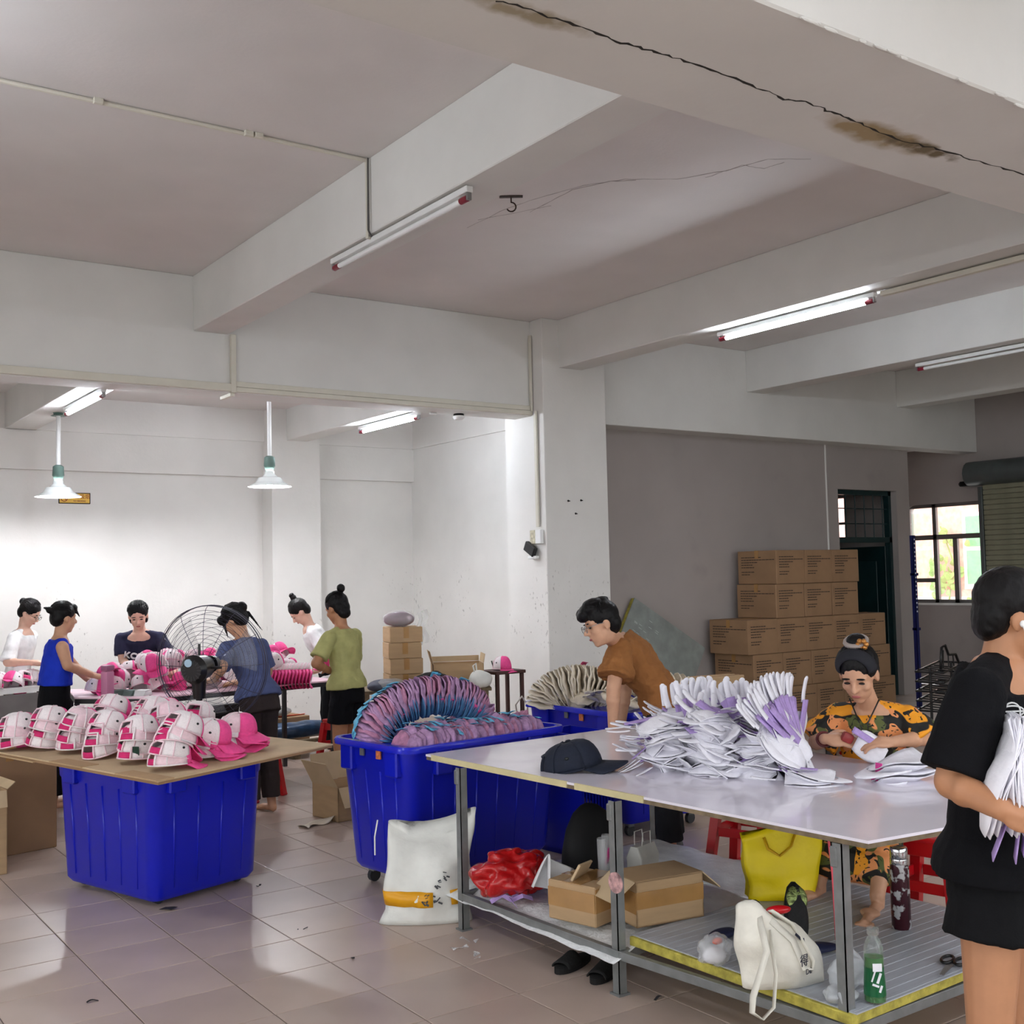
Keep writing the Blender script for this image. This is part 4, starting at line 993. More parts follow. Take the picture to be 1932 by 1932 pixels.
# pink bottle, cards
bt = W(203, 1318, 8.80); bo = empty('drink_bottle', (bt.x, bt.y, ZT), label='pink square drink bottle on the packing table corner', cat='bottle')
pinkb = mat('dusty_pink_bottle', (206, 134, 168), .35, var=.03)
MB().box((0, 0, .088), (.064, .064, .176), Euler((0, 0, .4)), .01, 2).build('bottle_body', pinkb, bo, smooth='auto')
MB().box((0, 0, .197), (.066, .066, .036), Euler((0, 0, .4)), .008, 2).build('bottle_cap', mat('mauve_bottle_cap', (164, 104, 136), .4), bo, smooth='auto')
bo.scale = (1.18,)*3
gc = mat('grey_green_card', (104, 124, 118), .6, var=.06); wcard = mat('white_paper_card', (226, 230, 228), .6)
for k, (px_, M_, n_) in enumerate(((225, gc, 'small'), (250, gc, 'wide'), (270, wcard, 'tall white'))):
    p = Wz(px_, 1312, ZT); c_ = empty('card_stack', (p.x, p.y, ZT), .3+.2*k, f'{n_} stack of hang tag cards beside the pink bottle', 'cards', 'stacks of hang tag cards')
    for j in range(4): MB().box((0, 0, .006+.011*j), (.12-.006*j, .09, .010), Euler((0, 0, .05*j))).build('card_bundle', M_, c_)

# stand fan seen from behind
fan_c = W(400, 1252, 7.75); fdir = (FH*.95+RH*.22+VU*.08).normalized()
fx = fdir.cross(VU).normalized(); fu = fx.cross(fdir)
fn = empty('stand_fan', (fan_c.x-fdir.x*.2, fan_c.y-fdir.y*.2, 0), label='large black stand fan with wire cage behind the cap piles', cat='fan')
blk = mat('black_fan_plastic', (18, 18, 20), .35, var=.05, coat=.2); wire_m = mat('dark_chrome_wire', (70, 68, 84), .35, .6)
fo = Vector(fn.location)
def P3(r_, a_, d_): return fan_c-fo+fx*r_*1.16*math.cos(a_)+fu*r_*1.16*math.sin(a_)+fdir*d_
for k, (r_, d_) in enumerate(((.345, .0), (.345, .03), (.345, -.03))): MB().tube([P3(r_, 2*PI*i/48, d_) for i in range(48)], .004 if k == 0 else .002, 6, closed=True).build('cage_ring', wire_m, fn, smooth=True)
for k in range(1, 15):
    t = k/15; r_ = .345*t; d_ = .10*math.sqrt(1-t*t)
    MB().tube([P3(r_, 2*PI*i/36, -.02-d_) for i in range(36)], .0013, 4, closed=True).build('cage_ring', wire_m, fn)
    if k % 2: MB().tube([P3(r_, 2*PI*i/36, .02+d_) for i in range(36)], .0013, 4, closed=True).build('cage_ring', wire_m, fn)
for k in range(12):
    a_ = 2*PI*k/12
    MB().tube([P3(.345*t, a_, -.02-.10*math.sqrt(max(0, 1-t*t))) for t in (0.1, .3, .5, .7, .85, .95, 1)], .002, 5).build('cage_spoke', wire_m, fn)
for k in range(3):
    a0 = 2*PI*k/3+.3
    MB().grid(lambda u, v: P3(.06+.24*u, a0+(.55+.35*u)*(v-.5), .03*(v-.5)*2), 8, 5).build('blade', mat('clear_grey_fan_blade', (190, 194, 200), .3, alpha=.13), fn, smooth=True, thick=.002)
MB().cyl(P3(0, 0, -.03), P3(0, 0, .03), .06, .05, 18).build('hub', blk, fn, smooth='auto')
mo = MB(); m0 = P3(0, 0, -.10); m1 = P3(0, 0, -.25)
mo.cyl(m0, m1, .075, .098, 20).cyl(m1, P3(0, 0, -.285), .098, .07, 20)
mt = mo.build('motor_housing', blk, fn, smooth='auto')
for k in range(16): a_ = 2*PI*k/16; MB().box((0, 0, 0), (.006, .03, .006), basis(fx*-math.sin(a_)+fu*math.cos(a_), fx*math.cos(a_)+fu*math.sin(a_), fdir, P3(.05, a_, -.285))).build('vent_fin', castor_m, mt)
MB().cyl(P3(.045, 1.9, -.28), P3(.045, 1.9, -.295), .026, n=18).build('motor_badge', mat('pale_blue_badge', (170, 200, 220), .4), mt)
MB().cyl(m1.lerp(m0, .5)+VU*.07, m1.lerp(m0, .5)+VU*.16, .009, n=8).build('oscillation_knob', blk, fn)
MB().cyl(m1.lerp(m0, .5)+fx*.05, m1.lerp(m0, .5)+fx*.16, .008, n=8).build('tilt_handle', blk, fn)
pc = m1.lerp(m0, .45)
MB().cyl((pc.x, pc.y, .05), (pc.x, pc.y, pc.z-.06), .022, n=14).cyl((pc.x, pc.y, pc.z-.2), (pc.x, pc.y, pc.z-.02), .04, .055, 14).build('pole', blk, fn, smooth='auto')
MB().lathe([(.24, 0), (.24, .02), (.20, .04), (.05, .07), (.03, .09)], 28, (pc.x, pc.y, 0)).build('base', blk, fn, smooth='auto')

# red stools
redp = mat('glossy_red_plastic', (200, 18, 30), .28, var=.03, coat=.2)
def stool(loc, rz, label, s=1.0):
    r = empty('plastic_stool', loc, rz, label, 'stool', 'red plastic stools'); r.scale = (s,)*3
    MB().loft([rr(.30, .30, .05, .44), rr(.315, .315, .055, .455), rr(.31, .31, .05, .468), rr(.26, .26, .04, .47), rr(.25, .25, .04, .464)]).build('seat', redp, r, smooth='auto')
    for sx_ in (-1, 1):
        for sy_ in (-1, 1):
            a_, b_ = Vector((sx_*.125, sy_*.125, .44)), Vector((sx_*.175, sy_*.175, .02))
            MB().loft([[p+Vector((x*.025, y*.025, 0)) for x, y in ((-1, -1), (1, -1), (1, 1), (-1, 1))] for p in (a_, a_.lerp(b_, .5), b_)]).box(b_-Vector((0, 0, .01)), (.06, .06, .02), bevel=.006).build('leg', redp, r)
    for k in range(4):
        a_ = k*PI/2; R_ = Matrix.Rotation(a_, 4, 'Z')
        MB().box(R_ @ Vector((0, .155, .24)), (.24, .012, .05), R_, .003).build('cross_bar', redp, r)
        MB().box(R_ @ Vector((0, .137, .41)), (.23, .012, .07), R_, .003).build('apron', redp, r)
    return r
stool((4.86, 4.62, 0), .35, 'red plastic stool behind the yellow bag under the table')
stool((4.72, 3.32, 0), .2, 'red plastic stool the person in the orange print sits on')
q = Wz(660, 1455, 0); stool((q.x, q.y+.1, 0), .3, 'red plastic stool beside the tub near the person in olive shirt', .98)
q = Wz(474, 1505, 0); stool((q.x, q.y, 0), .5, 'red plastic stool half hidden behind the tub of pink caps')
stool((4.05, 1.75, 0), .1, 'red plastic stool behind the person in black')

# cartons and clutter on the floor at the back
q = Wz(648, 1552, 0)
oc = carton('open_carton', (q.x+.2, q.y+.22, 0), .12, .50, .34, .24, 'open carton on the floor left of the lilac tub', flaps=[('l', 62, .2), ('b', 80, .2), ('f', -60, .15)])
put_cap(CRM[0], (q.x+.2, q.y+.24, .17), (0, .3, 1), (0, -1, 0), 'cream cap poking out of the open carton on the floor', None, 'soft_cap', ('crown', 'brim'), 1.2)
q = Wz(602, 1555, 0); pp = empty('torn_paper', (q.x, q.y, .001), .3, 'torn white and tan packing paper on the floor tiles', 'paper')
MB().grid(lambda u, v: Vector(((u-.5)*.30, (v-.5)*.12*(1-.5*u)+.02*math.sin(7*u), .006+.03*u*u+.012*math.sin(9*u+3*v))), 10, 5).build('paper_sheet', mat('white_tan_paper', (222, 212, 194), .8, var=.1), pp, smooth=True, thick=.001)
bk = mat('black_board', (20, 20, 20), .5)
q = Wz(535, 1400, .25); bb_ = empty('black_board', (q.x-.35, q.y+1.0, 0), .15, 'black folded board leaning under the packing table', 'board')
MB().box((0, 0, .27), (.62, .03, .54), Euler((.25, .0, 0)), .004).build('board_sheet', bk, bb_)
MB().box((.2, -.12, .16), (.3, .03, .32), Euler((.5, 0, .2)), .004).build('board_fold', bk, bb_)
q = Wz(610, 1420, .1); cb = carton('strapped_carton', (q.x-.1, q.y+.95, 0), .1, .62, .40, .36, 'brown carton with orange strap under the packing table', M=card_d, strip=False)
orange_p = mat('orange_plastic_strap', (230, 90, 50), .4)
MB().tube([(-.12, -.205, 0), (-.12, -.207, .355), (-.1, -.1, .366), (.2, -.12, .367), (.31, -.1, .365)], .009, 6, flat=(.02, .004)).build('strap', orange_p, cb)
blob('grey_plastic_bag', (q.x-.15, q.y+.93, .368), (.24, .14, .05), mat('grey_clear_film', (160, 158, 158), .25, alpha=.8, bump=.6, bscale=20), 'grey plastic bag crumpled on the strapped carton', 'bag', 3, .3)
q = Wz(560, 1432, 0); pl = empty('pallet_rail', (q.x, q.y, 0), .12, 'pale timber rails of a low pallet under the packing table', 'pallet')
for k in range(2): MB().box((0, .35*k, .16), (1.5, .05, .035), bevel=.003).build('rail', ply, pl)
for k in range(3): MB().box((-.6+.6*k, .17, .07), (.06, .4, .14), bevel=.003).build('bearer', ply, pl)
blob('blue_wrapped_bundle', (q.x+.05, q.y+.16, .183), (.42, .12, .08), mat('dark_blue_film', (40, 62, 90), .3, var=.25, scale=12, bump=.5, bscale=16), 'dark blue film wrapped bundle on the low pallet', 'bundle', 8, .2)
tr = empty('orange_tray', (q.x-.75, q.y+.12, 0), label='shallow orange plastic tray on the floor under the table', cat='tray')
MB().lathe([(.02, .004), (.13, .004), (.16, .04), (.165, .04), (.14, .0)], 20, cap=False).build('tray_body', orange_p, tr, smooth='auto', thick=.003)
# left edge cartons
q = Wz(20, 1650, 0); carton('tall_carton', (q.x-.20, q.y+.16, 0), .12, .34, .30, .50, 'tall carton with open flap at the left edge', flaps=[('r', 40, .06), ('f', -78, .10), ('b', 80, .1)])
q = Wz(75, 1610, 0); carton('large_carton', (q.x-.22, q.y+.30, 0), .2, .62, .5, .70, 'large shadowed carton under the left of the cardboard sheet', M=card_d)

# right background
pn = empty('insulation_panel', (8.24, 9.18, 0), label='grey insulation panel with yellow edge leaning on the wall', cat='panel')
e1_, e2_ = Vector((-.54, 0, -.84)), Vector((.85, 0, -.52)); topc = Vector((0, .12, 1.46)); nY = Vector((0, 1, 0))
def pq(a_, b_): return topc+e1_*a_+e2_*b_
lean = Matrix.Rotation(-.10, 4, 'X')
for nm, M_, y0, y1, a0 in (('metal_skin', mat('dull_grey_panel', (140, 146, 142), .4, .1, var=.08, scale=8), -.03, -.02, 0), ('foam_core', foamy, -.02, .03, -.0)):
    mb = MB(); c4 = [pq(0, 0), pq(1.0, 0), pq(1.0, 1.16), pq(0, 1.16)]
    A = [mb.bm.verts.new(lean @ (p+nY*y0)) for p in c4]; B = [mb.bm.verts.new(lean @ (p+nY*y1)) for p in c4]
    mb.bm.faces.new(A); mb.bm.faces.new(B[::-1])
    for i in range(4): mb.bm.faces.new((A[i], A[(i+1) % 4], B[(i+1) % 4], B[i]))
    mb.build(nm, M_, pn)
scr = mat('pale_scratch', (200, 206, 204), .5)
rg = random.Random(61)
for k in range(16):
    a_, b_ = rg.uniform(.05, .5), rg.uniform(.08, .45); p = lean @ (pq(a_, b_)+nY*-.031); MB().box(p, (.05, .001, .004), Euler((0, .55, 0))).build('scratch', scr, pn)
q = W(1345, 1305, 9.4); fl = empty('flattened_cartons', (q.x, q.y, 0), -.12, 'flattened cartons standing on edge in front of the carton stack', 'cardboard')
for k in range(4): MB().box((.0, .06*k, .42), (.62, .02, .84), Euler((.06, 0, 0)), .003).build('flat_carton', card_d if k % 2 else card, fl)
# blue rack upright, black wire racks
rk = empty('rack_upright', (12.05, 8.55, 0), label='dark blue slotted rack upright in front of the window', cat='rack')
navy_m = mat('dark_blue_rack_paint', (18, 26, 84), .4); hole_m = mat('pale_slot', (226, 230, 236), .5)
MB().bb(-.025, .025, -.003, .003, 0, 2.1).bb(-.025, -.02, -.003, .045, 0, 2.1).build('upright', navy_m, rk)
MB().box((.0, .02, .004), (.08, .08, .008)).build('foot_plate', navy_m, rk)
for k in range(18): MB().cyl((0, -.0032, 2.05-k*.052), (0, -.006, 2.05-k*.052), .011, n=10).build('slot', hole_m, rk)
for z in (.95, 1.62): MB().box((.02, .03, z), (.09, .06, .035), bevel=.004).build('shelf_bracket', navy_m, rk)
q = W(1775, 1262, 12.0); wr = empty('wire_rack', (q.x, q.y, 0), .3, 'stacked black wire racks behind the person in black', 'rack')
for k in range(5):
    z = .22+.10*k
    MB().tube([(-.4, -.15, z), (.35, -.15, z+.05), (.4, .15, z+.05), (-.35, .15, z)], .012, 6, closed=True).build('rack_frame', blk, wr)
    for j in range(4): MB().tube([(-.3+.18*j, -.15, z), (-.28+.18*j, .15, z+.02)], .007, 5).build('rack_wire', blk, wr)
MB().tube([(-.33, -.1, .65), (-.27, -.1, .87), (-.15, -.1, .89), (-.05, -.1, .78), (.2, -.1, .77), (.32, -.1, .65)], .014, 6).build('rack_frame', blk, wr, smooth=True)
for j in range(3): MB().tube([(-.22+.16*j, -.1, .84-.03*j), (-.24+.18*j, -.1, .65)], .007, 5).build('rack_wire', blk, wr)
for sx_ in (-1, 1): MB().tube([(sx_*.36, 0, 0), (sx_*.36, 0, .67)], .014, 6).build('rack_leg', blk, wr)
MB().tube([(-.3, -.18, .52), (-.2, -.2, .60), (-.12, -.18, .54), (-.22, -.2, .50), (-.1, -.2, .46)], .012, 6).build('chrome_hook', chrome, wr, smooth=True)

# ---- white woven sack leaning on the table leg
sackm = mat('white_woven_sack', (226, 226, 220), .55, var=.04, scale=8, bump=.5, bscale=16)
amber = mat('amber_tape_band', (226, 160, 20), .4, var=.06)
sk = empty('woven_sack', (2.93, 5.0, 0), -.55, 'white woven sack with amber band leaning on the table leg', 'sack')
def sackf(t, a):
    w_ = .235-.02*math.sin(PI*t)+.01*t; dpt = .13*(1-t)**.6*(t+.12)**.3+.008
    z = .47*t+(.035*math.cos(2*a)*t*t if t > .6 else 0)+(.05*math.sin(a*1.0+.6)*t**3)
    x = w_*math.cos(a)*(1-.12*t+.06*t*t)+.04*t; y = dpt*math.sin(a)+.10*t*t
    nz = (mnoise.noise(Vector((x*9, y*6+4, z*7)))*.028+mnoise.noise(Vector((x*22, y*12+4, z*12)))*.010)*min(1, t*6+.2)
    return Vector((x+nz, y+nz*1.4, max(.002, z)))
MB().loft([[sackf(t/16, 2*PI*k/36) for k in range(36)] for t in range(17)]).build('sack_body', sackm, sk, smooth=True)
ring = lambda t, g: [Vector((sackf(t, 2*PI*k/36).x*g, sackf(t, 2*PI*k/36).y*g-(.007 if math.sin(2*PI*k/36) < 0 else 0), sackf(t, 2*PI*k/36).z)) for k in range(36)]
mb = MB(); r0, r1 = ring(.20, 1.02), ring(.355, 1.02)
A = [mb.bm.verts.new(p) for p in r0]; B = [mb.bm.verts.new(p) for p in r1]
for k in range(36):
    if k in (28, 29): continue
    mb.bm.faces.new((A[k], A[(k+1) % 36], B[(k+1) % 36], B[k]))
mb.build('amber_band', amber, sk, smooth=True, thick=.001)
ik = mat('grey_ink_print', (70, 72, 76), .7)
rg = random.Random(71)
for (t, a, n_) in ((.28, 4.75, 7), (.28, 5.0, 5), (.50, 5.15, 5), (.45, 5.0, 4)):
    mb = MB()
    for k in range(n_):
        p = sackf(t+rg.uniform(-.05, .05), a+rg.uniform(-.08, .08)); mb.box(p+Vector((0, -.010, 0)), (rg.uniform(.008, .03), .002, rg.uniform(.003, .012)), Euler((0, rg.uniform(-1, 1), 0)))
    tag(mb.build('ink_print', ik, sk), kind='stuff')
MB().tube([(-.235, .04, .50), (-.25, .02, .42), (-.25, .02, .33)], .004, 5).build('drawstring', sackm, sk)

# ---- things on the lower shelf
redbag = mat('red_plastic_bag', (176, 18, 22), .25, var=.08, scale=9, bump=.9, bscale=16, coat=.3)
q = Wz(955, 1695, FZ); blob('red_carrier_bag', (3.12, 4.50, FZ+.005), (.19, .15, .10), redbag, 'crumpled red plastic bag on the foil covered shelf', 'bag', 4, .26, fr=11, u=72, v=44, sharp=1)
wp_ = empty('white_fabric_offcut', (3.12, 4.24, FZ+.006), .2, 'white non woven fabric offcut beside the red bag', 'fabric')
MB().grid(lambda u, v: Vector(((u-.5)*.12+.10*v*(1-v)+.03*math.sin(5*v), .02-.14*v+.05*math.sin(4*u), .005+.24*math.sin(PI*min(1, v*.9+.12))*(1-.35*u))), 8, 14).build('cloth', mat('white_nonwoven', (224, 224, 226), .8, var=.02, bump=.2, bscale=200), wp_, smooth=True, thick=.002)
rb = empty('lilac_ribbon_scrap', (3.03, 4.38, FZ+.01), .5, 'lilac ribbon scraps in front of the red bag', 'ribbon')
for k in range(4): MB().tube([(.0, 0, .01), (.05*math.cos(k*1.7), .05*math.sin(k*1.7), .03), (.10*math.cos(k*1.7+.4), .10*math.sin(k*1.7+.4), .006)], .01, 6, flat=(.022, .002)).build('ribbon', lav, rb)
c1 = carton('taped_carton', (3.18, 4.00, FZ+.006), .25, .25, .26, .17, 'crushed taped carton beside the white fabric offcut', M=card)
MB().box((-.126, 0, .10), (.003, .255, .08)).box((0, -.131, .11), (.25, .003, .10)).box((0, 0, .1715), (.252, .10, .002)).build('wide_tape', tape, c1)
MB().box((-.02, .02, .20), (.16, .012, .08), Euler((.5, .1, .3)), .002).build('torn_flap', card_in, c1)
c2 = carton('open_top_carton', (3.36, 3.755, SZ), -.16, .34, .22, .19, 'upturned carton with spread flaps behind the middle leg', M=card, flaps=[('l', -35, .13), ('r', -40, .12)])
MB().bb(-.17, .17, -.11, .11, .185, .192).build('carton_lid', card, c2)
MB().box((0, -.1115, .11), (.34, .003, .07)).box((-.1715, 0, .10), (.003, .22, .09)).build('wide_tape', tape, c2)
bkb = mat('matte_black_cloth', (12, 12, 15), .8, var=.1)
br_ = empty('black_drawstring_bag', (3.56, 4.46, FZ+.006), .1, 'tall black drawstring bag behind the shelf cartons', 'bag'); br_.scale = (1, 1, .85)
MB().loft([[Vector((w_*math.cos(2*PI*k/24)*(1+.05*math.sin(3*2*PI*k/24+z*9)), d_*math.sin(2*PI*k/24), z)) for k in range(24)] for w_, d_, z in ((.14, .08, 0), (.165, .10, .05), (.165, .10, .18), (.145, .085, .30), (.10, .06, .39), (.05, .035, .43), (.02, .02, .44))]).build('bag_body', bkb, br_, smooth=True)
MB().tube([(.04, -.02, .42), (.12, -.03, .36), (.16, -.02, .20)], .005, 6).build('cord', bkb, br_, smooth=True)
lb_ = empty('clear_sleeve_parcels', (3.44, 4.20, FZ+.006), .2, 'clear sleeves with rolled labels behind the taped carton', 'parcel')
for k in range(2): MB().cyl((.05*k, .03*k, .0), (.07*k-.02, .03*k, .27), .028, .022, 12).build('rolled_sleeve', clearp, lb_, smooth='auto')
MB().box((.03, .0, .18), (.05, .004, .08), Euler((.2, 0, .4))).build('pink_label', mg, lb_)
wbg = empty('white_paper_bag', (3.82, 4.36, FZ+.006), .3, 'white paper bag with thin handles behind the upturned carton', 'bag'); wbg.scale = (.7,)*3
MB().loft([rr(.24, .12, .012, 0, 2), rr(.25, .13, .012, .14, 2), rr(.24, .06, .01, .22, 2)]).build('bag_body', mat('white_kraft_paper', (222, 220, 214), .6, bump=.2, bscale=12), wbg)
for s in (-1, 1): MB().tube([(-.06, s*.03, .21), (-.05, s*.035, .31), (.05, s*.035, .31), (.06, s*.03, .21)], .004, 6).build('handle', MATS['white_kraft_paper'], wbg)
# yellow bag
yel = mat('yellow_nonwoven_bag', (230, 204, 10), .5, var=.05, scale=5, bump=.6, bscale=9)
yb = empty('yellow_shopping_bag', (3.99, 3.62, SZ), -.62, 'large yellow shopping bag standing on the shelf edge', 'bag')
def ybf(t, a):
    w_ = .150+.04*t; d_ = .075*(1-.75*t)+.01
    p = Vector((w_*max(-1, min(1, 1.25*math.cos(a)))+.03*t, d_*math.sin(a), .32*t+.045*t*t*math.cos(a)+.012*math.sin(3*a)*t))
    n_ = mnoise.noise(Vector((p.x*10, p.y*10, p.z*9+2)))*.026
    return p+Vector((n_, n_, n_*.4 if t > .05 else 0))
MB().loft([[ybf(t/12, 2*PI*k/32) for k in range(32)] for t in range(13)]).build('bag_body', yel, yb, smooth=True)
MB().tube([ybf(.9, 4.3)+Vector((0, -.006, 0)), ybf(.72, 4.35)+Vector((0, -.014, 0)), ybf(.60, 4.6)+Vector((0, -.016, 0)), ybf(.72, 4.85)+Vector((0, -.014, 0)), ybf(.9, 4.9)+Vector((0, -.006, 0))], .01, 6, flat=(.022, .003)).build('handle', mat('darker_yellow_strap', (206, 160, 10), .5), yb, smooth=True)
# shoes
shoe_b = mat('black_shoe_fabric', (14, 14, 15), .7, bump=.3, bscale=120); sequin = mat('iridescent_sequin', (140, 156, 96), .2, .7, var=.35, scale=60, bump=.6, bscale=140)
def shoe(loc, rot, label):
    r = empty('slip_on_shoe', loc, 0, label, 'shoe', 'pair of black slip on shoes'); r.rotation_euler = rot
    prof = lambda t: (.030+.016*math.sin(PI*min(1, t*1.15)), .045+.022*(1-t))
    rings = []
    for i in range(13):
        t = i/12; w_, h_ = prof(t); y = -.12+.24*t; k_ = math.sqrt(max(.05, 1-(2*t-1)**6))
        rings.append([Vector((w_*k_*math.cos(a), y, .012+(h_ if math.sin(a) > 0 else .010)*k_*math.sin(a))) for a in [2*PI*j/18 for j in range(18)]])
    MB().loft(rings).build('upper', shoe_b, r, smooth=True)
    MB().loft([[Vector((p.x*1.04, p.y*1.02, z)) for p in [Vector(((.030+.016*math.sin(PI*min(1, t*1.15)))*math.sqrt(max(.05, 1-(2*t-1)**6))*s, -.12+.24*t, 0)) for s, t in [(1, i/12) for i in range(13)]+[(-1, 1-i/12) for i in range(13)]]] for z in (.0, .014)]).build('sole', blackdot, r)
    MB().ell((0, .05, .036), (.044, .055, .026), u=16, v=10).build('sequin_vamp', sequin, r, smooth=True)
    return r
shoe((3.60, 3.42, SZ+.004), (0, 0, 2.2), 'black slip on shoe with sequin toe lying flat behind the tote')
shoe((3.58, 3.17, SZ+.10), (1.15, .1, -.5), 'black slip on shoe with sequin toe propped upright behind the tote')
nb = mat('navy_cloth_pouch', (22, 28, 60), .7, var=.08, bump=.4, bscale=30)
blob('navy_pouch', (3.50, 3.02, SZ), (.11, .045, .018), nb, 'flat navy cloth pouch right of the tote bag', 'pouch', 2, .12, rz=-.5)
blob('navy_pouch', (3.36, 3.36, SZ), (.08, .04, .018), nb, 'navy cloth pouch left of the tote bag', 'pouch', 6, .15, rz=.2)
# tote
canvas = mat('cream_tote_canvas', (232, 228, 216), .8, var=.04, scale=14, bump=.35, bscale=28)
inkb = mat('dark_navy_print', (34, 36, 56), .7)
to = empty('canvas_tote', (3.17, 2.86, SZ), math.radians(-24), 'cream canvas tote bag with dark lettering slumped on the shelf', 'bag')
def totef(t, a):
    w_ = .150+.03*math.sin(PI*t)-.055*t; d_ = .06+.04*math.sin(PI*min(1, t*1.1+.1))-.03*t
    p = Vector((w_*math.cos(a)+.02*math.sin(2*a)-.075*t*t, d_*math.sin(a)+.02*t, .245*t**.9+.05*t*math.cos(a+2.4)))
    n_ = mnoise.noise(Vector((p.x*8+3, p.y*8, p.z*8)))*.034
    return p+Vector((n_, n_*1.2, n_*.5 if t > .04 else 0))
MB().loft([[totef(t/12, 2*PI*k/32) for k in range(32)] for t in range(13)]).build('bag_body', canvas, to, smooth=True)
MB().tube([totef(.86, 4.2), Vector((-.12, -.12, .16)), Vector((-.185, -.14, .02)), Vector((-.195, -.15, -.03)), Vector((-.16, -.155, -.055)), Vector((-.115, -.15, -.02)), Vector((-.09, -.12, .08)), totef(.75, 4.5)], .01, 6, flat=(.028, .003)).build('strap', canvas, to, smooth=True)
MB().tube([totef(.90, 4.9), totef(.6, 5.0)+Vector((.0, -.008, 0)), totef(.30, 5.1)+Vector((0, -.012, 0)), totef(.24, 5.3)+Vector((0, -.012, 0)), totef(.4, 5.5)+Vector((.004, -.012, 0)), totef(.8, 5.5)+Vector((.0, -.008, .01)), totef(1, 5.2)+Vector((0, 0, .02))], .01, 6, flat=(.028, .003)).build('strap', canvas, to, smooth=True)
pA = totef(.42, 5.25); text_mesh('tote_lettering', '得', .045, inkb, to, Matrix.Translation(pA+Vector((-.01, -.022, 0))) @ Matrix.Rotation(.45, 4, 'Z') @ R90)
pA = totef(.25, 5.25); text_mesh('tote_lettering', 'DE', .026, inkb, to, Matrix.Translation(pA+Vector((-.01, -.022, .002))) @ Matrix.Rotation(.45, 4, 'Z') @ R90)
pA = totef(.66, 5.35); MB().box(pA+Vector((.0, -.016, .0)), (.05, .002, .009), Euler((0, .7, .45))).box(pA+Vector((.02, -.012, -.03)), (.01, .002, .05), Euler((0, -.2, .45))).build('printed_stroke', inkb, to)
MB().ell((-.02, .0, .262), (.05, .02, .016), u=12, v=8).build('red_lining', redp, to, smooth=True)
cb_ = blob('clear_food_bag', (3.12, 3.17, SZ), (.075, .06, .055), clearp, 'clear plastic bag with white and orange contents left of the tote', 'bag', 4, .42, fr=16, part='plastic_bag')
MB().ell((0, 0, .03), (.05, .04, .03), u=14, v=8).build('white_content', wfab, cb_, smooth=True); MB().ell((.03, .01, .075), (.025, .015, .012), u=10, v=6).build('orange_content', orange_p, cb_, smooth=True)
frost = mat('frosted_white_film', (222, 226, 230), .3, alpha=.55, bump=.7, bscale=24)
blob('frosted_plastic_bag', (3.30, 2.68, SZ), (.07, .06, .065), frost, 'crumpled frosted plastic bag beside the front table leg', 'bag', 15, .42, fr=17)
fb2 = blob('frosted_plastic_bag', (3.19, 2.64, SZ), (.065, .05, .025), frost, 'flat frosted bag with handles beside the front leg', 'bag', 17, .42, fr=17)
MB().tube([(-.03, -.03, .03), (-.06, -.05, .05), (-.05, -.06, .01), (-.02, -.05, .01)], .006, 6).build('handle', frost, fb2, smooth=True)
# green drink bottle
bg_ = empty('green_drink_bottle', (3.275, 2.555, SZ), .2, 'clear bottle of green drink beside the front table leg', 'bottle')
bg_.scale = (1.2,)*3
clearb = mat('clear_bottle_plastic', (240, 246, 242), .05, var=0, trans=.9, alpha=.45, coat=.5); green = mat('green_liquid', (60, 140, 60), .1, var=0, trans=.35); dgreen = mat('dark_green_label', (14, 92, 52), .3, var=.05)
MB().lathe([(.026, 0), (.031, .004), (.031, .02), (.029, .06), (.027, .09), (.0285, .12), (.0275, .15), (.022, .17), (.013, .185), (.013, .20)], 24).build('bottle_body', clearb, bg_, smooth='auto')
MB().lathe([(.0285, .005), (.0285, .02), (.027, .06), (.025, .09), (.0262, .118), (.0262, .128)], 20).build('drink', green, bg_, smooth='auto')
MB().lathe([(.0315, .022), (.0298, .06), (.0277, .09), (.0280, .1)], 24, cap=False).build('label_sleeve', dgreen, bg_, smooth='auto', thick=.0006)
MB().lathe([(.014, .188), (.017, .19), (.017, .207), (.014, .209)], 16).build('cap', clearb, bg_, smooth='auto')
for dz, dx, sz_ in ((.105, 0, (.026, .002, .022)), (.075, .004, (.007, .002, .03)), (.055, -.006, (.02, .002, .006)), (.045, .008, (.006, .002, .02)), (.08, -.012, (.004, .002, .03))):
    d_ = -FH*.0305; v_ = Matrix.Rotation(-.2, 3, 'Z') @ Vector((d_.x, d_.y, 0)); rt = Matrix.Rotation(-.2, 3, 'Z') @ Vector((RH.x, RH.y, 0))
    MB().box(v_+rt*dx+Vector((0, 0, dz)), sz_, Euler((0, .35 if dx else 0, math.atan2(rt.y, rt.x)))).build('white_print', wfab, bg_)
# thermos
tmz = empty('thermos_flask', (4.02, 2.99, SZ), 0, 'scuffed dark maroon thermos flask on the shelf', 'flask')
thm = mat('worn_maroon_coating', (62, 24, 34), .25, .3, var=.1); speckle(thm, (188, 188, 190), 22, .53, .58, .95)
mir = mat('polished_steel', (200, 200, 204), .12, .95, var=.02)
MB().lathe([(.036, 0), (.039, .006), (.039, .24), (.036, .262)], 28).build('flask_body', thm, tmz, smooth='auto')
MB().lathe([(.036, .262), (.037, .268), (.037, .280), (.036, .284)], 28).build('steel_band', mir, tmz, smooth='auto')
MB().lathe([(.034, .284), (.036, .288), (.036, .325), (.032, .332), (.006, .333)], 28).build('lid', mir, tmz, smooth='auto')
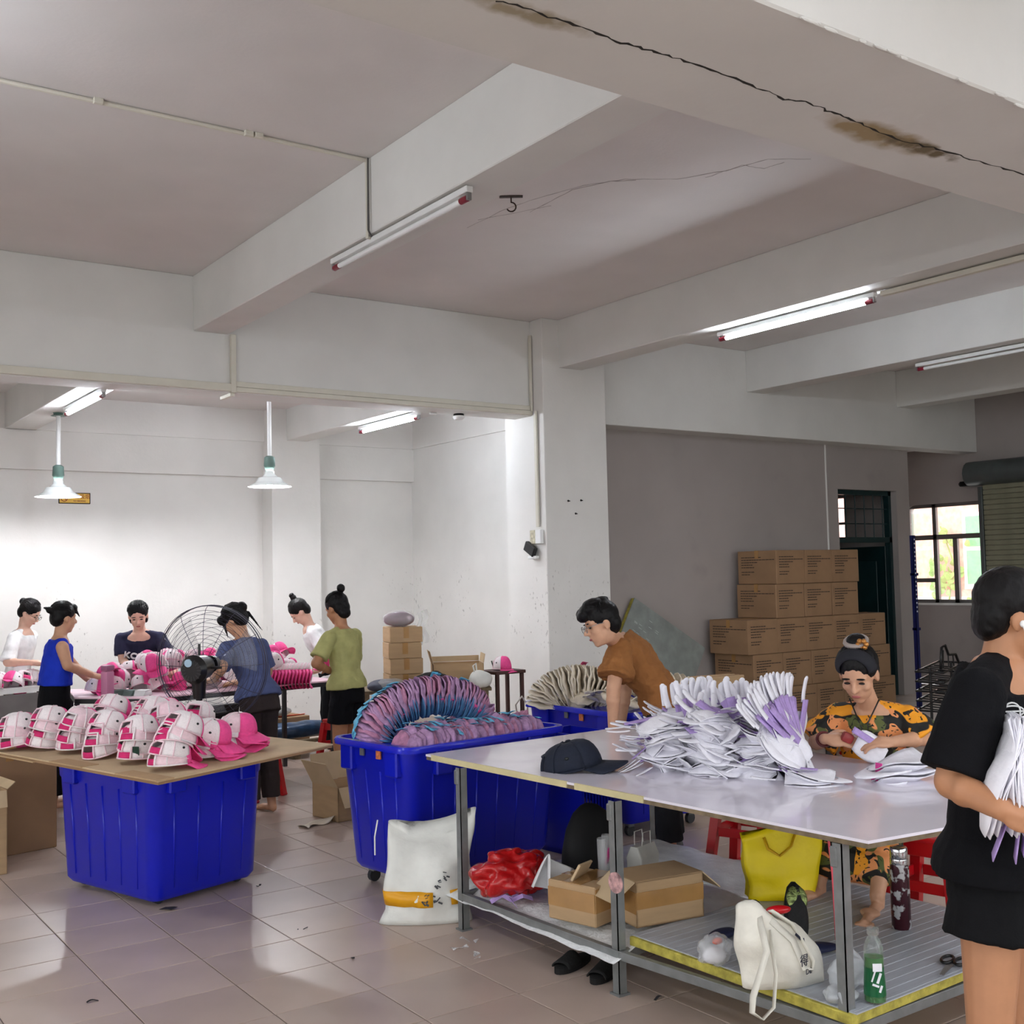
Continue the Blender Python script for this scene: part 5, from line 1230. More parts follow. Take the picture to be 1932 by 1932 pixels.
# scissors
sc = empty('scissors', (3.78, 2.60, SZ), .35, 'black handled scissors lying on the shelf panel', 'scissors')
MB().box((-.075, .006, .006), (.13, .012, .003), Euler((0, 0, .06))).box((-.075, -.004, .008), (.13, .012, .003), Euler((0, 0, -.03))).build('blades', mir, sc)
for s in (-1, 1): MB().tube([(.045+.045*math.cos(a), s*.024+.02*math.sin(a), .008) for a in [2*PI*i/20 for i in range(20)]], .006, 8, closed=True).build('handle', blk, sc, smooth=True)
pk = empty('pink_cable', (3.62, 2.98, .6), label='thin pink cable hanging under the table corner', cat='cable')
MB().tube([(.0, 0, .18), (-.01, .03, .05), (.03, .05, -.10), (.05, .06, -.36)], .005, 6).build('wire', mat('pink_cable_rubber', (236, 96, 110), .5), pk, smooth=True)
# slippers on the floor
slp = mat('black_slipper_foam', (20, 19, 19), .85, bump=.3, bscale=60)
def slipper(x, y, rz, label):
    r = empty('slipper', (x, y, 0), rz, label, 'slipper', 'black slippers')
    out = [(.045*math.cos(a)*(1+.12*math.sin(a)), .13*math.sin(a)) for a in [2*PI*i/24 for i in range(24)]]
    MB().prism(out, .001, .026).build('sole', slp, r)
    MB().grid(lambda u, v: Vector((.047*math.cos(PI*u), .0+.10*v, .02+.05*math.sin(PI*u)*(1-.45*v))), 10, 6).build('upper_band', slp, r, smooth=True, thick=.006)
slipper(3.10, 4.02, 1.9, 'black slipper under the table, farther of the pair'); slipper(3.14, 3.84, 2.0, 'black slipper under the table, nearer the middle leg')
# floor litter
lt = mat('dark_litter_scrap', (36, 34, 38), .8)
for k, (px_, py_) in enumerate(((175, 1890), (665, 1808), (571, 1753), (488, 1672), (310, 1714), (1240, 1885))):
    p = Wz(px_, py_, 0); r = empty('litter_scrap', (p.x, p.y, .001), k*1.3, ['small black scrap on the tiles at the lower left', 'dark curled scrap on the tiles left of the sack', 'small dark scrap between the two blue tubs', 'dark thread scrap at the right foot of the pink cap tub', 'dark dusty thread tuft at the near foot of the tub', 'small dark scrap under the work table edge'][k], 'litter')
    MB().grid(lambda u, v: Vector(((u-.5)*(.05 if k != 4 else .14), (v-.5)*(.012 if k != 4 else .05), .003+.006*math.sin(4*u+k))), 6, 2).build('scrap', lt, r, thick=.0015)
for k, (px_, py_) in enumerate(((868, 1790), (900, 1805), (885, 1775))):
    p = Wz(px_, py_, 0); r = empty('plastic_scrap', (p.x, p.y, .001), k, ['clear plastic scrap at the foot of the left table leg', 'clear plastic sliver in front of the left table leg', 'shiny film scrap behind the left table leg'][k], 'litter')
    MB().grid(lambda u, v: Vector(((u-.5)*.09, (v-.5)*.03, .003+.008*math.sin(5*u+2*v+k))), 6, 3).build('film', clearp, r, thick=.001)
# blue basket behind the tub
bs = empty('plastic_basket', (4.42, 5.66, 0), .1, 'blue slatted plastic basket behind the tubs under the table', 'basket')
for k in range(11):
    x = -.13+.026*k
    MB().box((x, -.2, .40), (.008, .008, .62)).build('slat', blue, bs)
for z in (.08, .25, .42, .58, .72): MB().bb(-.145, .145, -.206, -.194, z-.01, z+.01).build('slat', blue, bs)
MB().bb(-.145, .145, .18, .2, 0, .74).bb(-.145, -.135, -.2, .2, 0, .74).bb(.135, .145, -.2, .2, 0, .74).bb(-.145, .145, -.2, .2, 0, .03).build('basket_body', blue, bs)
for k in range(5):
    put_cap(LIL[k % 4], (4.42+rg.uniform(-.03, .03), 5.66+rg.uniform(-.04, .04), .30+.075*k), (rg.gauss(0, .4), rg.gauss(0, .4), 1), (rg.gauss(0, 1), rg.gauss(0, 1), 0), f'lilac cap inside the blue slatted basket, {ORD[k] if k < 4 else "topmost"}', 'lilac caps in the basket', 'soft_cap', ('crown', 'brim'), .9)
# snap press machine by the seated person
mc = W(1540, 1413, 5.78); ms = empty('snap_press', (mc.x, mc.y, 0), -.6, 'small white and black snap press machine behind the table edge', 'machine')
MB().box((0, 0, .36), (.10, .10, .72)).build('pedestal', steel, ms)
MB().box((0, 0, .775), (.30, .16, .11), bevel=.012).build('machine_body', white_metal, ms, smooth='auto')
MB().tube([(-.12, 0, .80), (-.16, -.02, .88), (-.10, -.03, .915), (-.02, -.03, .91)], .022, 10).build('press_arm', blk, ms, smooth=True)
MB().cyl((-.02, -.03, .89), (.02, -.03, .89), .03, n=14).build('press_head', chrome, ms, smooth='auto')
MB().box((.05, -.085, .80), (.05, .02, .05), bevel=.004).build('control_panel', blk, ms)
MB().cyl((.10, -.082, .79), (.10, -.095, .79), .009, n=12).build('red_button', redp, ms)
# ================================================================== people
TS = bpy.data.scenes.new('sculpting')
def sculpt(mb, name, M, parent, voxel, it=4, disp=0, dscale=.12, fac=.5):
    me = bpy.data.meshes.new(name); bmesh.ops.recalc_face_normals(mb.bm, faces=mb.bm.faces); mb.bm.to_mesh(me); mb.bm.free()
    t = bpy.data.objects.new(name+'_tmp', me); TS.collection.objects.link(t)
    r = t.modifiers.new('r', 'REMESH'); r.mode = 'VOXEL'; r.voxel_size = voxel; r.use_smooth_shade = True
    s = t.modifiers.new('s', 'SMOOTH'); s.iterations = it; s.factor = fac
    if disp:
        tx = bpy.data.textures.new(name+'_folds', 'CLOUDS'); tx.noise_scale = dscale; tx.noise_depth = 2
        d_ = t.modifiers.new('d', 'DISPLACE'); d_.texture = tx; d_.strength = disp; d_.mid_level = .45; d_.texture_coords = 'GLOBAL'
    vl = TS.view_layers[0]; vl.update(); out = bpy.data.meshes.new_from_object(t.evaluated_get(vl.depsgraph))
    bpy.data.objects.remove(t); bpy.data.meshes.remove(me)
    out.materials.clear(); out.materials.append(M); out.name = name
    out.polygons.foreach_set('use_smooth', [True]*len(out.polygons))
    o = bpy.data.objects.new(name, out); C.objects.link(o); o.parent = parent; o.matrix_parent_inverse = parent_inv(parent)
    return o
def ring3(c, x, y, n=20): return [c+x*math.cos(2*PI*k/n)+y*math.sin(2*PI*k/n) for k in range(n)]
def frame_of(f, u):
    f = Vector(f).normalized(); u = Vector(u); r = f.cross(u).normalized(); u = r.cross(f); return f, r, u
hair_m = mat('black_hair', (16, 14, 15), .5, spec=.22, var=.2, scale=30, bump=.35, bscale=60, stretch=(1, 1, .25))
eye_m = mat('dark_eye', (24, 16, 14), .2, var=0); lip_m = mat('lip_rose', (168, 92, 88), .45)
def hand(mb, wrist, d, n, side, k=1.0, curl=.5, spread=.12):
    """palm + five fingers. d: pointing direction, n: back-of-hand normal, side +1 when the thumb is on +x (d x n)"""
    d = Vector(d).normalized(); n = Vector(n); n = (n-d*n.dot(d)).normalized(); x = d.cross(n)*side
    pc = wrist+d*.045*k
    R_ = Matrix((x, d, n)).transposed()
    mb.ell(pc, (.041*k, .052*k, .017*k), R_, 14, 10); mb.seg(wrist, pc, .022*k, .026*k, 10)
    L = (.066, .074, .070, .054)
    for i, l_ in enumerate(L):
        b = wrist+d*(.086*k)+x*(.029-.0195*i)*k; dirv = (d+x*(.10-.07*i)*spread*8*.5).normalized(); p = b; a = curl*.45
        for j, fr_ in enumerate((.45, .32, .23)):
            dv = (dirv*math.cos(a)-n*math.sin(a)); q_ = p+dv*l_*fr_*k; mb.seg(p, q_, (.0092-.0008*j)*k, (.0086-.0009*j)*k, 8); p = q_; a += curl*.75
    b = wrist+d*.028*k+x*.028*k; dv = (d*.62+x*.78-n*.25*curl).normalized(); p = b+dv*.036*k
    mb.seg(b, p, .0135*k, .0105*k, 8); q_ = p+(d*.85+x*.35-n*.45*curl).normalized()*.032*k; mb.seg(p, q_, .0105*k, .0085*k, 8)
def person(label, base, h, face, lean, head, arms, skin, top, bottom, hair, legs=None, pelvis_z=None, voxel=.010, male=False, shoes=None, face_parts=True, extra=None, head_at=None, sleeve_len=.5, curl=.6, hscale=1.08):
    base = Vector((base[0], base[1], 0)); k = h/1.65*hscale
    F = Vector((face[0], face[1], 0)).normalized(); Z = Vector((0, 0, 1)); R = F.cross(Z)
    root = empty('person', base, label=label, cat='person')
    P = base+Z*(pelvis_z if pelvis_z else .52*h)
    D = (Z*math.cos(lean)+F*math.sin(lean)); Fd = (F*math.cos(lean)-Z*math.sin(lean))
    Dl = (Z*math.cos(lean*.6)+F*math.sin(lean*.6)); Fl = (F*math.cos(lean*.6)-Z*math.sin(lean*.6))
    sw = .118*h if male else .104*h
    wa = P+Dl*.10*h; ch = wa+D*.115*h; sh = wa+D*.185*h; nk = wa+D*.213*h
    S = {'R': sh+R*sw-D*.020*h, 'L': sh-R*sw-D*.020*h}
    hp, hy_, hr = head     # pitch down, yaw to the right, roll
    Hf = Matrix.Rotation(-hy_, 3, 'Z') @ F; Hr = Hf.cross(Z)
    Hf = (Hf*math.cos(hp)-Z*math.sin(hp)).normalized(); Hu = Hr.cross(Hf)
    Hu = (Hu*math.cos(hr)+Hr*math.sin(hr)).normalized(); Hr = Hf.cross(Hu)
    Hc = head_at if head_at is not None else nk+(D*.45+Z*.35+Hu*.25)*.088*h+F*.012*h
    def hp3(x, f, u): return Hc+(Hr*x+Hf*f+Hu*u)*k
    HR = Matrix((Hr, Hf, Hu)).transposed()
    mb = MB()
    def torso(g, z0=-.05, z1=1.0):
        rg_ = [(P-Dl*.05*h, .082, .058), (P, .092, .066), (P+Dl*.05*h, .086, .062), (wa, .076 if not male else .080, .054), (ch, .094 if not male else .10, .064), (wa+D*.165*h, .098 if not male else .11, .056), (sh+D*.012*h, .075, .044), (nk, .042, .036)]
        return rg_
    T = torso(0)
    mb.loft([ring3(c, R*w_*h, Fl.lerp(Fd, i/7)*d_*h) for i, (c, w_, d_) in enumerate(T)])
    mb.seg(nk-D*.03*h, hp3(0, -.012, -.06), .034*h, .030*h, 14)
    mb.ell(hp3(0, -.008, .028), (.073*k, .090*k, .086*k), HR, 18, 12); mb.ell(hp3(0, .022, -.040), (.057*k, .062*k, .066*k), HR, 16, 12)
    mb.ell(hp3(0, .052, -.088), (.026*k, .022*k, .020*k), HR, 12, 8); mb.ell(hp3(0, .066, .022), (.052*k, .018*k, .012*k), HR, 12, 8)
    mb.seg(hp3(0, .080, .010), hp3(0, .101, -.022), .007*k, .012*k, 8); mb.ell(hp3(0, .088, -.026), (.018*k, .012*k, .009*k), HR, 10, 8)
    for s in (-1, 1):
        mb.ell(hp3(s*.036, .052, -.022), (.024*k, .026*k, .022*k), HR, 10, 8)
        mb.ell(hp3(s*.074, -.006, -.006), (.009*k, .019*k, .031*k), HR, 10, 8)
    mb.ell(hp3(0, .076, -.056), (.020*k, .012*k, .011*k), HR, 10, 8)
    for sd in 'RL':
        el, wr, hd, hn = arms[sd]
        mb.ell(S[sd], (.032*h,)*3, u=12, v=8); mb.seg(nk-D*.010*h, S[sd], .024*h, .028*h, 10); mb.seg(S[sd], el, .031*h, .025*h, 12); mb.seg(el, wr, .0255*h, .0165*h, 12)
        q_ = el.lerp(wr, .3); mb.ell(q_, (.026*h,)*3, u=10, v=8)
        hand(mb, wr, hd, hn, 1 if sd == 'L' else -1, k, curl)
    LG = {}
    for sd, s in (('R', 1), ('L', -1)):
        hipj = P+R*s*.046*h-Z*.01*h
        if legs: kn, an, toe = legs[sd]
        else:
            kn = Vector((hipj.x, hipj.y, .28*h))+F*.012*h+R*s*.008*h; an = Vector((hipj.x, hipj.y, .045*h))-F*.012*h+R*s*.012*h; toe = Vector((an.x, an.y, .018))+F*.10*h
        LG[sd] = (hipj, kn, an, toe)
        mb.seg(hipj, kn, .052*h, .034*h, 14); mb.seg(kn, an, .034*h, .021*h, 12); ca = kn.lerp(an, .3)
        bk_ = -(Vector((toe.x-an.x, toe.y-an.y, 0)).normalized() if (toe-an).length > .01 else F)
        mb.ell(ca+bk_*.010*h, (.033*h, .033*h, .06*h), u=12, v=8)
        fd = (toe-an); fd.z = 0; fd.normalize(); hz = min(an.z, toe.z)
        mb.seg(an, an-fd*.01*h-Z*.028*h, .022*h, .018*h, 10); mb.seg(an-Z*.026*h-fd*.012*h, toe, .017*h, .012*h, 10)
        mb.ell(an.lerp(toe, .55)-Z*.006*h, (.026*h, .03*h, .012*h), u=10, v=8)
        lat = fd.cross(Z)
        for j in range(5):
            b_ = toe+lat*s*(.022-.011*j)*h*.9-Z*.004; mb.seg(b_-fd*.01, b_+fd*(.018 if j else .022), .0085 if j else .011, .007 if j else .010, 7)
    body = sculpt(mb, 'body', skin, root, voxel, 3)
    top_o = None
    # ---------------- top
    if top:
        g = top.get('ease', .012); tb = MB()
        zl = top.get('len', .0)      # how far below the pelvis the hem hangs (in h)
        rg_ = []
        hem = P-Dl*zl*h
        hw_ = .112 if zl > 0 else .110 if zl > -.04 else .100
        rg_ = [(hem, hw_, hw_-.026), (hem+Dl*.03*h, hw_-.002, hw_-.029)]+[(c, w_, d_) for c, w_, d_ in T if (c-hem).dot(Dl) > .045*h]
        rg_[-1] = (nk-D*.012*h, top.get('neck', .052), .046)
        nr = len(rg_); scp = top.get('scoop', .010)*h
        tb.loft([ring3(c-D*(scp if i == nr-1 else scp*.8 if i == nr-2 else 0), R*(w_*h+g), Fl.lerp(Fd, min(1, i/5))*(d_*h+g)-D*(scp if i == nr-1 else scp*.8 if i == nr-2 else 0)) for i, (c, w_, d_) in enumerate(rg_)])
        if top.get('sleeve', 0) > 0:
            for sd in 'RL':
                el, wr = arms[sd][0], arms[sd][1]; e = S[sd].lerp(el, top['sleeve']) if top['sleeve'] <= 1 else el.lerp(wr, top['sleeve']-1)
                tb.ell(S[sd], (.031*h+g*.7,)*3, u=14, v=10); tb.seg(nk-D*.018*h, S[sd], .024*h+g*.55, .028*h+g*.8, 12)
                if top['sleeve'] > 1: tb.seg(S[sd], el, .033*h+g, .032*h+g, 14); tb.cyl(el, e, .032*h+g, .030*h+g*1.6, 14)
                else: tb.cyl(S[sd], e, .031*h+g*.7, .031*h+g*(1.0+top.get('wide', 0)), 16)
        else:
            for sd in 'RL': tb.ell(S[sd].lerp(sh, .38), (.034*h+g*.6,)*3, u=12, v=8)
        tname = top.get('name', 't_shirt')
        top_o = sculpt(tb, tname, top['mat'], root, voxel*.85, 2, top.get('fold', .016), top.get('fscale', .09)); top_o['label'] = top.get('label', tname.replace('_', ' '))
    # ---------------- bottom
    if bottom:
        g = bottom.get('ease', .014); bm_ = MB()
        tl_ = top.get('len', 0) if top else 0
        bm_.loft([ring3(c, R*(w_*h+g), Fl*(d_*h+g)) for c, w_, d_ in ((P-Dl*.06*h, .092, .064), (P-Dl*.01*h, .093, .067), (P+Dl*.015*h, .092, .066))+(((P+Dl*.05*h, .088, .063), (P+Dl*(.02-tl_)*h, .082, .058)) if tl_ < -.04 else ((P+Dl*(.03)*h, .088, .063),) if tl_ < 0 else ())])
        for sd in 'RL':
            hj, kn, an, toe = LG[sd]; L = bottom['len']
            if L <= 1: bm_.seg(hj.lerp(kn, .08), hj.lerp(kn, .25), .050*h+g*.4, .052*h+g, 16); bm_.cyl(hj, hj.lerp(kn, L), .048*h+g*.4, .050*h+g*bottom.get('wide', 1), 18)
            else: bm_.seg(hj, kn, .050*h+g*.3, .040*h+g, 16); bm_.cyl(kn, kn.lerp(an, L-1), .042*h+g, .034*h+g, 16)
        if bottom.get('skirt'):
            a_, b_ = LG['R'], LG['L']; bm_.seg(a_[0], b_[0], .06*h+g, .06*h+g); 
            for t in (.15, .3, .45, .6, .75, .9): bm_.seg(a_[0].lerp(a_[1], t), b_[0].lerp(b_[1], t), .05*h+g, .05*h+g, 12)
            for t in (0, .15, .3, .45, .6): bm_.seg(a_[1].lerp(a_[2], t), b_[1].lerp(b_[2], t), .040*h+g, .040*h+g, 12)
        bo_ = sculpt(bm_, bottom.get('name', 'shorts'), bottom['mat'], root, voxel*.9, 2, bottom.get('fold', .012), .10); bo_['label'] = bottom.get('label', 'shorts')
    if shoes:
        for sd in 'RL':
            hj, kn, an, toe = LG[sd]; fd = (toe-an); fd.z = 0; fd.normalize(); c = an.lerp(toe, .5); c.z = .038*k+min(toe.z, an.z)-.018; sb_ = MB()
            sb_.seg(an-Z*.02*k-fd*.02, toe+fd*.02, .042*k, .036*k, 12); sb_.ell(an-Z*.03*k, (.045*k, .045*k, .04*k), u=12, v=8)
            o = sculpt(sb_, 'shoe', shoes, root, voxel*.8, 2)
    # ---------------- hair
    hb = MB()
    hb.ell(hp3(0, -.018, .044), (.085*k, .094*k, .086*k), HR, 18, 12)
    if hair.get('back', True): hb.ell(hp3(0, -.052, -.002), (.076*k, .054*k, .070*k), HR, 14, 10)
    for x, f, u, rx, ry, rz in hair.get('add', ()): hb.ell(hp3(x, f, u), (rx*k, ry*k, rz*k), HR, 12, 8)
    for (a0, a1, r0, r1) in hair.get('seg', ()): hb.seg(hp3(*a0), hp3(*a1), r0*k, r1*k, 8)
    ho = sculpt(hb, 'hair', hair_m, root, min(voxel, .007)*.9, 2, .004, .015); ho['label'] = hair.get('label', 'black hair')
    if hair.get('strands', 30):
        rs = random.Random(int(h*1000)+len(label)); sm_ = MB(); tgt = hair.get('tie', (0, -.10, .05))
        for i in range(hair.get('strands', 30)):
            a0 = PI*(.02+.96*(i+rs.random()*.6)/30); P_ = []
            st_ = Vector((.0865*math.cos(a0), .050+rs.uniform(-.02, .012)-.035*abs(math.cos(a0)), .044+.075*math.sin(a0)))
            for j in range(8):
                t = j/7; v_ = st_.lerp(Vector(tgt), t)-Vector((0, -.018, .044)); e_ = Vector((v_.x/.0865, v_.y/.0955, v_.z/.0875))
                if e_.length < 1e-4: continue
                s_ = (1.0 if j < 6 else .96)/max(e_.length, .35)
                P_.append(hp3(v_.x*s_, v_.y*s_-.018, v_.z*s_+.044+rs.gauss(0, .0012)))
            sm_.tube(P_, [.0016*k]+[.0034*k]*(len(P_)-2)+[.002*k], 5)
        tag(sm_.build('hair_strands', hair_m, root, smooth=True, world=True), kind='stuff')
    if face_parts:
        for s in (-1, 1):
            MB().ell(hp3(s*.030, .0745, .002), (.0135*k, .006*k, .0048*k), HR, 10, 6).build('eye', eye_m, root, smooth=True, world=True)
            MB().ell(hp3(s*.031, .081, .026), (.019*k, .005*k, .0035*k), HR, 10, 6).build('eyebrow', hair_m, root, smooth=True, world=True)
        MB().ell(hp3(0, .0845, -.0575), (.019*k, .006*k, .0065*k), HR, 10, 6).build('lips', lip_m, root, smooth=True, world=True)
    return dict(root=root, hp3=hp3, HR=HR, P=P, sh=sh, ch=ch, wa=wa, F=F, R=R, D=D, Fd=Fd, h=h, k=k, S=S, top=top_o)
def glasses(pn, M, style='round'):
    hp3, HR, k = pn['hp3'], pn['HR'], pn['k']; mb = MB()
    for s in (-1, 1):
        mb.tube([hp3(s*.031+.021*math.cos(a), .098, .002+.018*math.sin(a)) for a in [2*PI*i/20 for i in range(20)]], .0018*k, 6, closed=True)
        mb.tube([hp3(s*.052, .098, .006), hp3(s*.076, .04, .010), hp3(s*.077, -.01, .004)], .0017*k, 5)
    mb.tube([hp3(-.010, .1, .004), hp3(0, .103, .008), hp3(.010, .1, .004)], .0017*k, 5)
    o = mb.build('eyeglasses', M, pn['root'], world=True, smooth=True); return o

sk_pale = mat('pale_skin', (222, 178, 156), .5, var=.03, scale=20); sk_mid = mat('light_tan_skin', (202, 154, 124), .5, var=.03, scale=20); sk_tan = mat('tan_skin', (176, 124, 90), .5, var=.03, scale=20)
cl = lambda nm, c, r=.85: mat(nm, c, r, var=.06, scale=12, bump=.25, bscale=220, spec=.15)
d_RH, d_FH = RH, FH
def A(el, wr, hd, hn): return (el, wr, Vector(hd), Vector(hn))
DN = Vector((0, 0, -1))

# 1 person in white T-shirt at the white counter
p1 = person('person in white T-shirt and glasses bending over the white counter', (2.29, 11.32), 1.60, (RH*1-FH*.05), .16, (.55, 0, 0),
  {'R': A(W(14, 1250, 10.25), W(60, 1250, 10.15), RH, VU), 'L': A(W(40, 1246, 10.75), W(72, 1252, 10.55), RH, VU)}, sk_pale,
  dict(mat=cl('white_cotton_shirt', (236, 236, 236)), sleeve=.95, len=.06, wide=.6, label='white cotton T-shirt'), dict(mat=cl('grey_trousers', (120, 118, 116)), len=1.9, name='trousers', label='grey trousers'),
  dict(add=((0, -.108, .062, .034, .03, .032),), label='black hair tied in a small bun'), voxel=.011)
glasses(p1, blk)
# 2 person in blue vest
p2_ = person('person in blue sleeveless top reaching for a pink cap', (2.17, 9.38), 1.585, (RH*.86+FH*.5), .10, (.12, -.25, 0),
  {'R': A(W(127, 1256, 8.75), W(176, 1274, 9.0), RH*.9+DN*.25, VU), 'L': A(W(140, 1256, 9.25), W(165, 1282, 9.25), RH, VU)}, sk_mid,
  dict(mat=cl('royal_blue_top', (30, 56, 190), .7), sleeve=0, len=-.075, name='sleeveless_top', label='royal blue sleeveless top'), dict(mat=cl('black_trousers', (16, 16, 20)), len=1.9, name='trousers', label='black trousers'),
  dict(add=((0, -.10, .05, .03, .045, .028), (0, .055, .085, .06, .035, .03)), seg=(((0, -.12, .06), (0, -.16, .065), .018, .008), ((.03, .075, .06), (.035, .105, .02), .012, .005)), label='black hair clipped up with loose fringe'), voxel=.011, face_parts=False)
# 3 person in navy T-shirt
p3_ = person('person in navy printed T-shirt leaning over the packing table', (3.22, 10.50), 1.62, (-FH*.95+RH*.12), .52, (.42, -.15, .05),
  {'R': A(W(232, 1246, 10.15), W(250, 1268, 9.95), -FH*.6+DN*.5+RH*.5, VU), 'L': A(W(322, 1246, 10.15), W(330, 1262, 9.9), -FH*.8+DN*.2, VU)}, sk_pale,
  dict(mat=cl('dark_navy_shirt', (44, 44, 66)), sleeve=.75, len=.04, wide=1.0, label='dark navy T-shirt'), dict(mat=MATS['grey_trousers'], len=1.9, name='trousers', label='grey trousers'),
  dict(add=((.06, -.03, -.02, .02, .04, .06), (-.06, -.03, -.02, .02, .04, .06)), label='smooth black hair parted and tied back'), voxel=.010)
q = p3_['ch']+p3_['Fd']*(.086*1.62+.012)-p3_['D']*.02
xr = -p3_['R']; text_mesh('shirt_lettering', 'KOMO', .085, mat('white_shirt_print', (222, 222, 226), .7), p3_['root'], parent_inv(p3_['root']) @ basis(xr, p3_['D'], p3_['Fd'], q) @ Matrix.Rotation(-.25, 4, 'Z'), bold=.002, depth=.006)
# 4 person in slate-blue T-shirt from behind
p4_ = person('person in slate blue T-shirt seen from behind beside the fan', (3.32, 8.06), 1.60, (FH*.6-RH*.75), .48, (.55, -.35, -.15),
  {'L': A(W(418, 1262, 8.15), W(402, 1284, 8.45), FH*.7-RH*.5, VU), 'R': A(W(505, 1268, 8.75), W(450, 1288, 8.95), FH*.5-RH*.8, VU)}, sk_mid,
  dict(mat=cl('slate_blue_shirt', (84, 94, 134)), sleeve=.8, len=-.012, wide=.8, fold=.02, label='faded slate blue T-shirt'), dict(mat=cl('dark_brown_trousers', (58, 50, 50)), len=1.9, name='trousers', label='dark brown trousers'),
  dict(add=((.02, -.095, .055, .045, .04, .042), (0, -.06, .08, .06, .04, .03), (-.03, .07, .05, .05, .03, .04)), seg=(((-.05, .06, .02), (-.06, .085, -.08), .014, .004), ((.05, -.1, .0), (.10, -.09, -.16), .012, .004)), label='messy black hair pinned up with loose strands'), voxel=.010, face_parts=False)
# 5 person in white top with top bun
p5_ = person('person in white top with high bun bending over caps', (4.86, 10.02), 1.60, (-RH*.92-FH*.25), .50, (.80, 0, 0),
  {'L': A(W(622, 1252, 10.6), W(596, 1266, 10.5), -RH*.8+DN*.2, VU), 'R': A(W(640, 1250, 11.2), W(604, 1264, 11.0), -RH, VU)}, sk_pale,
  dict(mat=MATS['white_cotton_shirt'], sleeve=.8, len=.05, label='white cotton top'), dict(mat=MATS['black_trousers'], len=1.9, name='trousers', label='black trousers'),
  dict(tie=(0, -.055, .13), add=((0, -.055, .135, .030, .030, .028), (0, -.06, .165, .026, .026, .02)), label='black hair in a high top bun'), voxel=.010)
# 6 person in olive T-shirt
p6_ = person('person in olive green T-shirt holding a pink cap', (4.10, 8.16), 1.61, (-RH*.85+FH*.45), .12, (.38, .1, 0),
  {'L': A(W(596, 1252, 8.75), W(622, 1266, 8.95), RH*.1+FH*.7-RH*.2+VU*.1, VU), 'R': A(W(668, 1250, 9.45), W(640, 1262, 9.5), -RH*.9+FH*.2, VU)}, sk_tan,
  dict(mat=cl('olive_yellow_shirt', (172, 170, 112)), sleeve=.78, len=-.012, wide=.8, fold=.02, label='olive yellow T-shirt'), dict(mat=MATS['black_trousers'], len=.62, wide=1.7, name='shorts', label='black shorts'),
  dict(tie=(0, -.09, .11), add=((0, -.10, .13, .034, .032, .034), (0, -.06, -.05, .06, .04, .05)), seg=(((0, -.07, .09), (0, -.095, .12), .018, .014),), label='black hair with a high bun'), voxel=.010, face_parts=False, shoes=mat('dark_shoe', (40, 36, 36), .6))
put_cap(PINKCAP, W(630, 1256, 9.25), (0, 0, 1), -RH*.8-FH*.3, 'pink cap held by the person in the olive shirt', None)
# 7 person in brown bending
p7 = person('person in brown T-shirt and glasses bending over the tubs', (4.71, 5.14), 1.70, (-RH*.95+FH*.18), .66, (.30, -.42, .12),
  {'L': A(W(1157, 1298, 6.62), W(1156, 1376, 6.62), DN-RH*.05, -RH), 'R': A(W(1180, 1300, 7.2), W(1170, 1380, 7.2), DN, -RH)}, sk_mid,
  dict(mat=cl('caramel_brown_shirt', (146, 97, 56)), sleeve=.72, len=.12, wide=1.2, ease=.026, fold=.03, fscale=.07, label='caramel brown T-shirt'), dict(mat=cl('charcoal_trousers', (42, 42, 46)), len=1.88, name='trousers', ease=.022, label='loose charcoal trousers'),
  dict(add=((0, .045, .095, .07, .05, .035), (0, .085, .07, .055, .03, .032), (.02, -.03, .12, .06, .06, .022), (-.02, .02, .125, .06, .05, .022), (.04, .07, .085, .03, .035, .03)), back=True, tie=(.03, -.03, .13), label='short tousled black hair'), voxel=.0075, male=True, shoes=mat('grey_canvas_shoe', (96, 96, 98), .7), head_at=W(1135, 1178, 6.62))
glasses(p7, chrome)
# 8 seated person with orange print
def floral():
    M = bpy.data.materials.new('black_orange_floral_print'); M.use_nodes = True; n = M.node_tree.nodes; l = M.node_tree.links; b = n['Principled BSDF']; b.inputs['Roughness'].default_value = .7
    co = n.new('ShaderNodeTexCoord'); base = None
    def layer(sc, lo, hi, col, off, prev, det=1.5, dist=1.2):
        mp = n.new('ShaderNodeMapping'); mp.inputs['Location'].default_value = (off, off*1.7, off*.6); l.new(co.outputs['Object'], mp.inputs[0])
        z = n.new('ShaderNodeTexNoise'); z.inputs['Scale'].default_value = sc; z.inputs['Detail'].default_value = det; z.inputs['Distortion'].default_value = dist; l.new(mp.outputs[0], z.inputs['Vector'])
        r = n.new('ShaderNodeMapRange'); r.inputs[1].default_value = lo; r.inputs[2].default_value = hi; l.new(z.outputs['Fac'], r.inputs[0])
        m_ = n.new('ShaderNodeMix'); m_.data_type = 'RGBA'; l.new(r.outputs[0], m_.inputs[0])
        if prev is None: m_.inputs[6].default_value = lin((18, 18, 16))+(1,)
        else: l.new(prev, m_.inputs[6])
        m_.inputs[7].default_value = lin(col)+(1,); return m_.outputs[2]
    c = layer(7, .53, .545, (84, 92, 44), 3.1, None)
    c = layer(6, .535, .55, (232, 150, 92), 9.3, c, 1.5, 1.6)
    c = layer(6.5, .56, .575, (240, 158, 30), 15.2, c, 1, .8)
    c = layer(16, .60, .62, (18, 18, 16), 21.7, c, 1, 2.2)
    l.new(c, b.inputs['Base Color']); MATS['floral'] = M; return M
flo = floral()
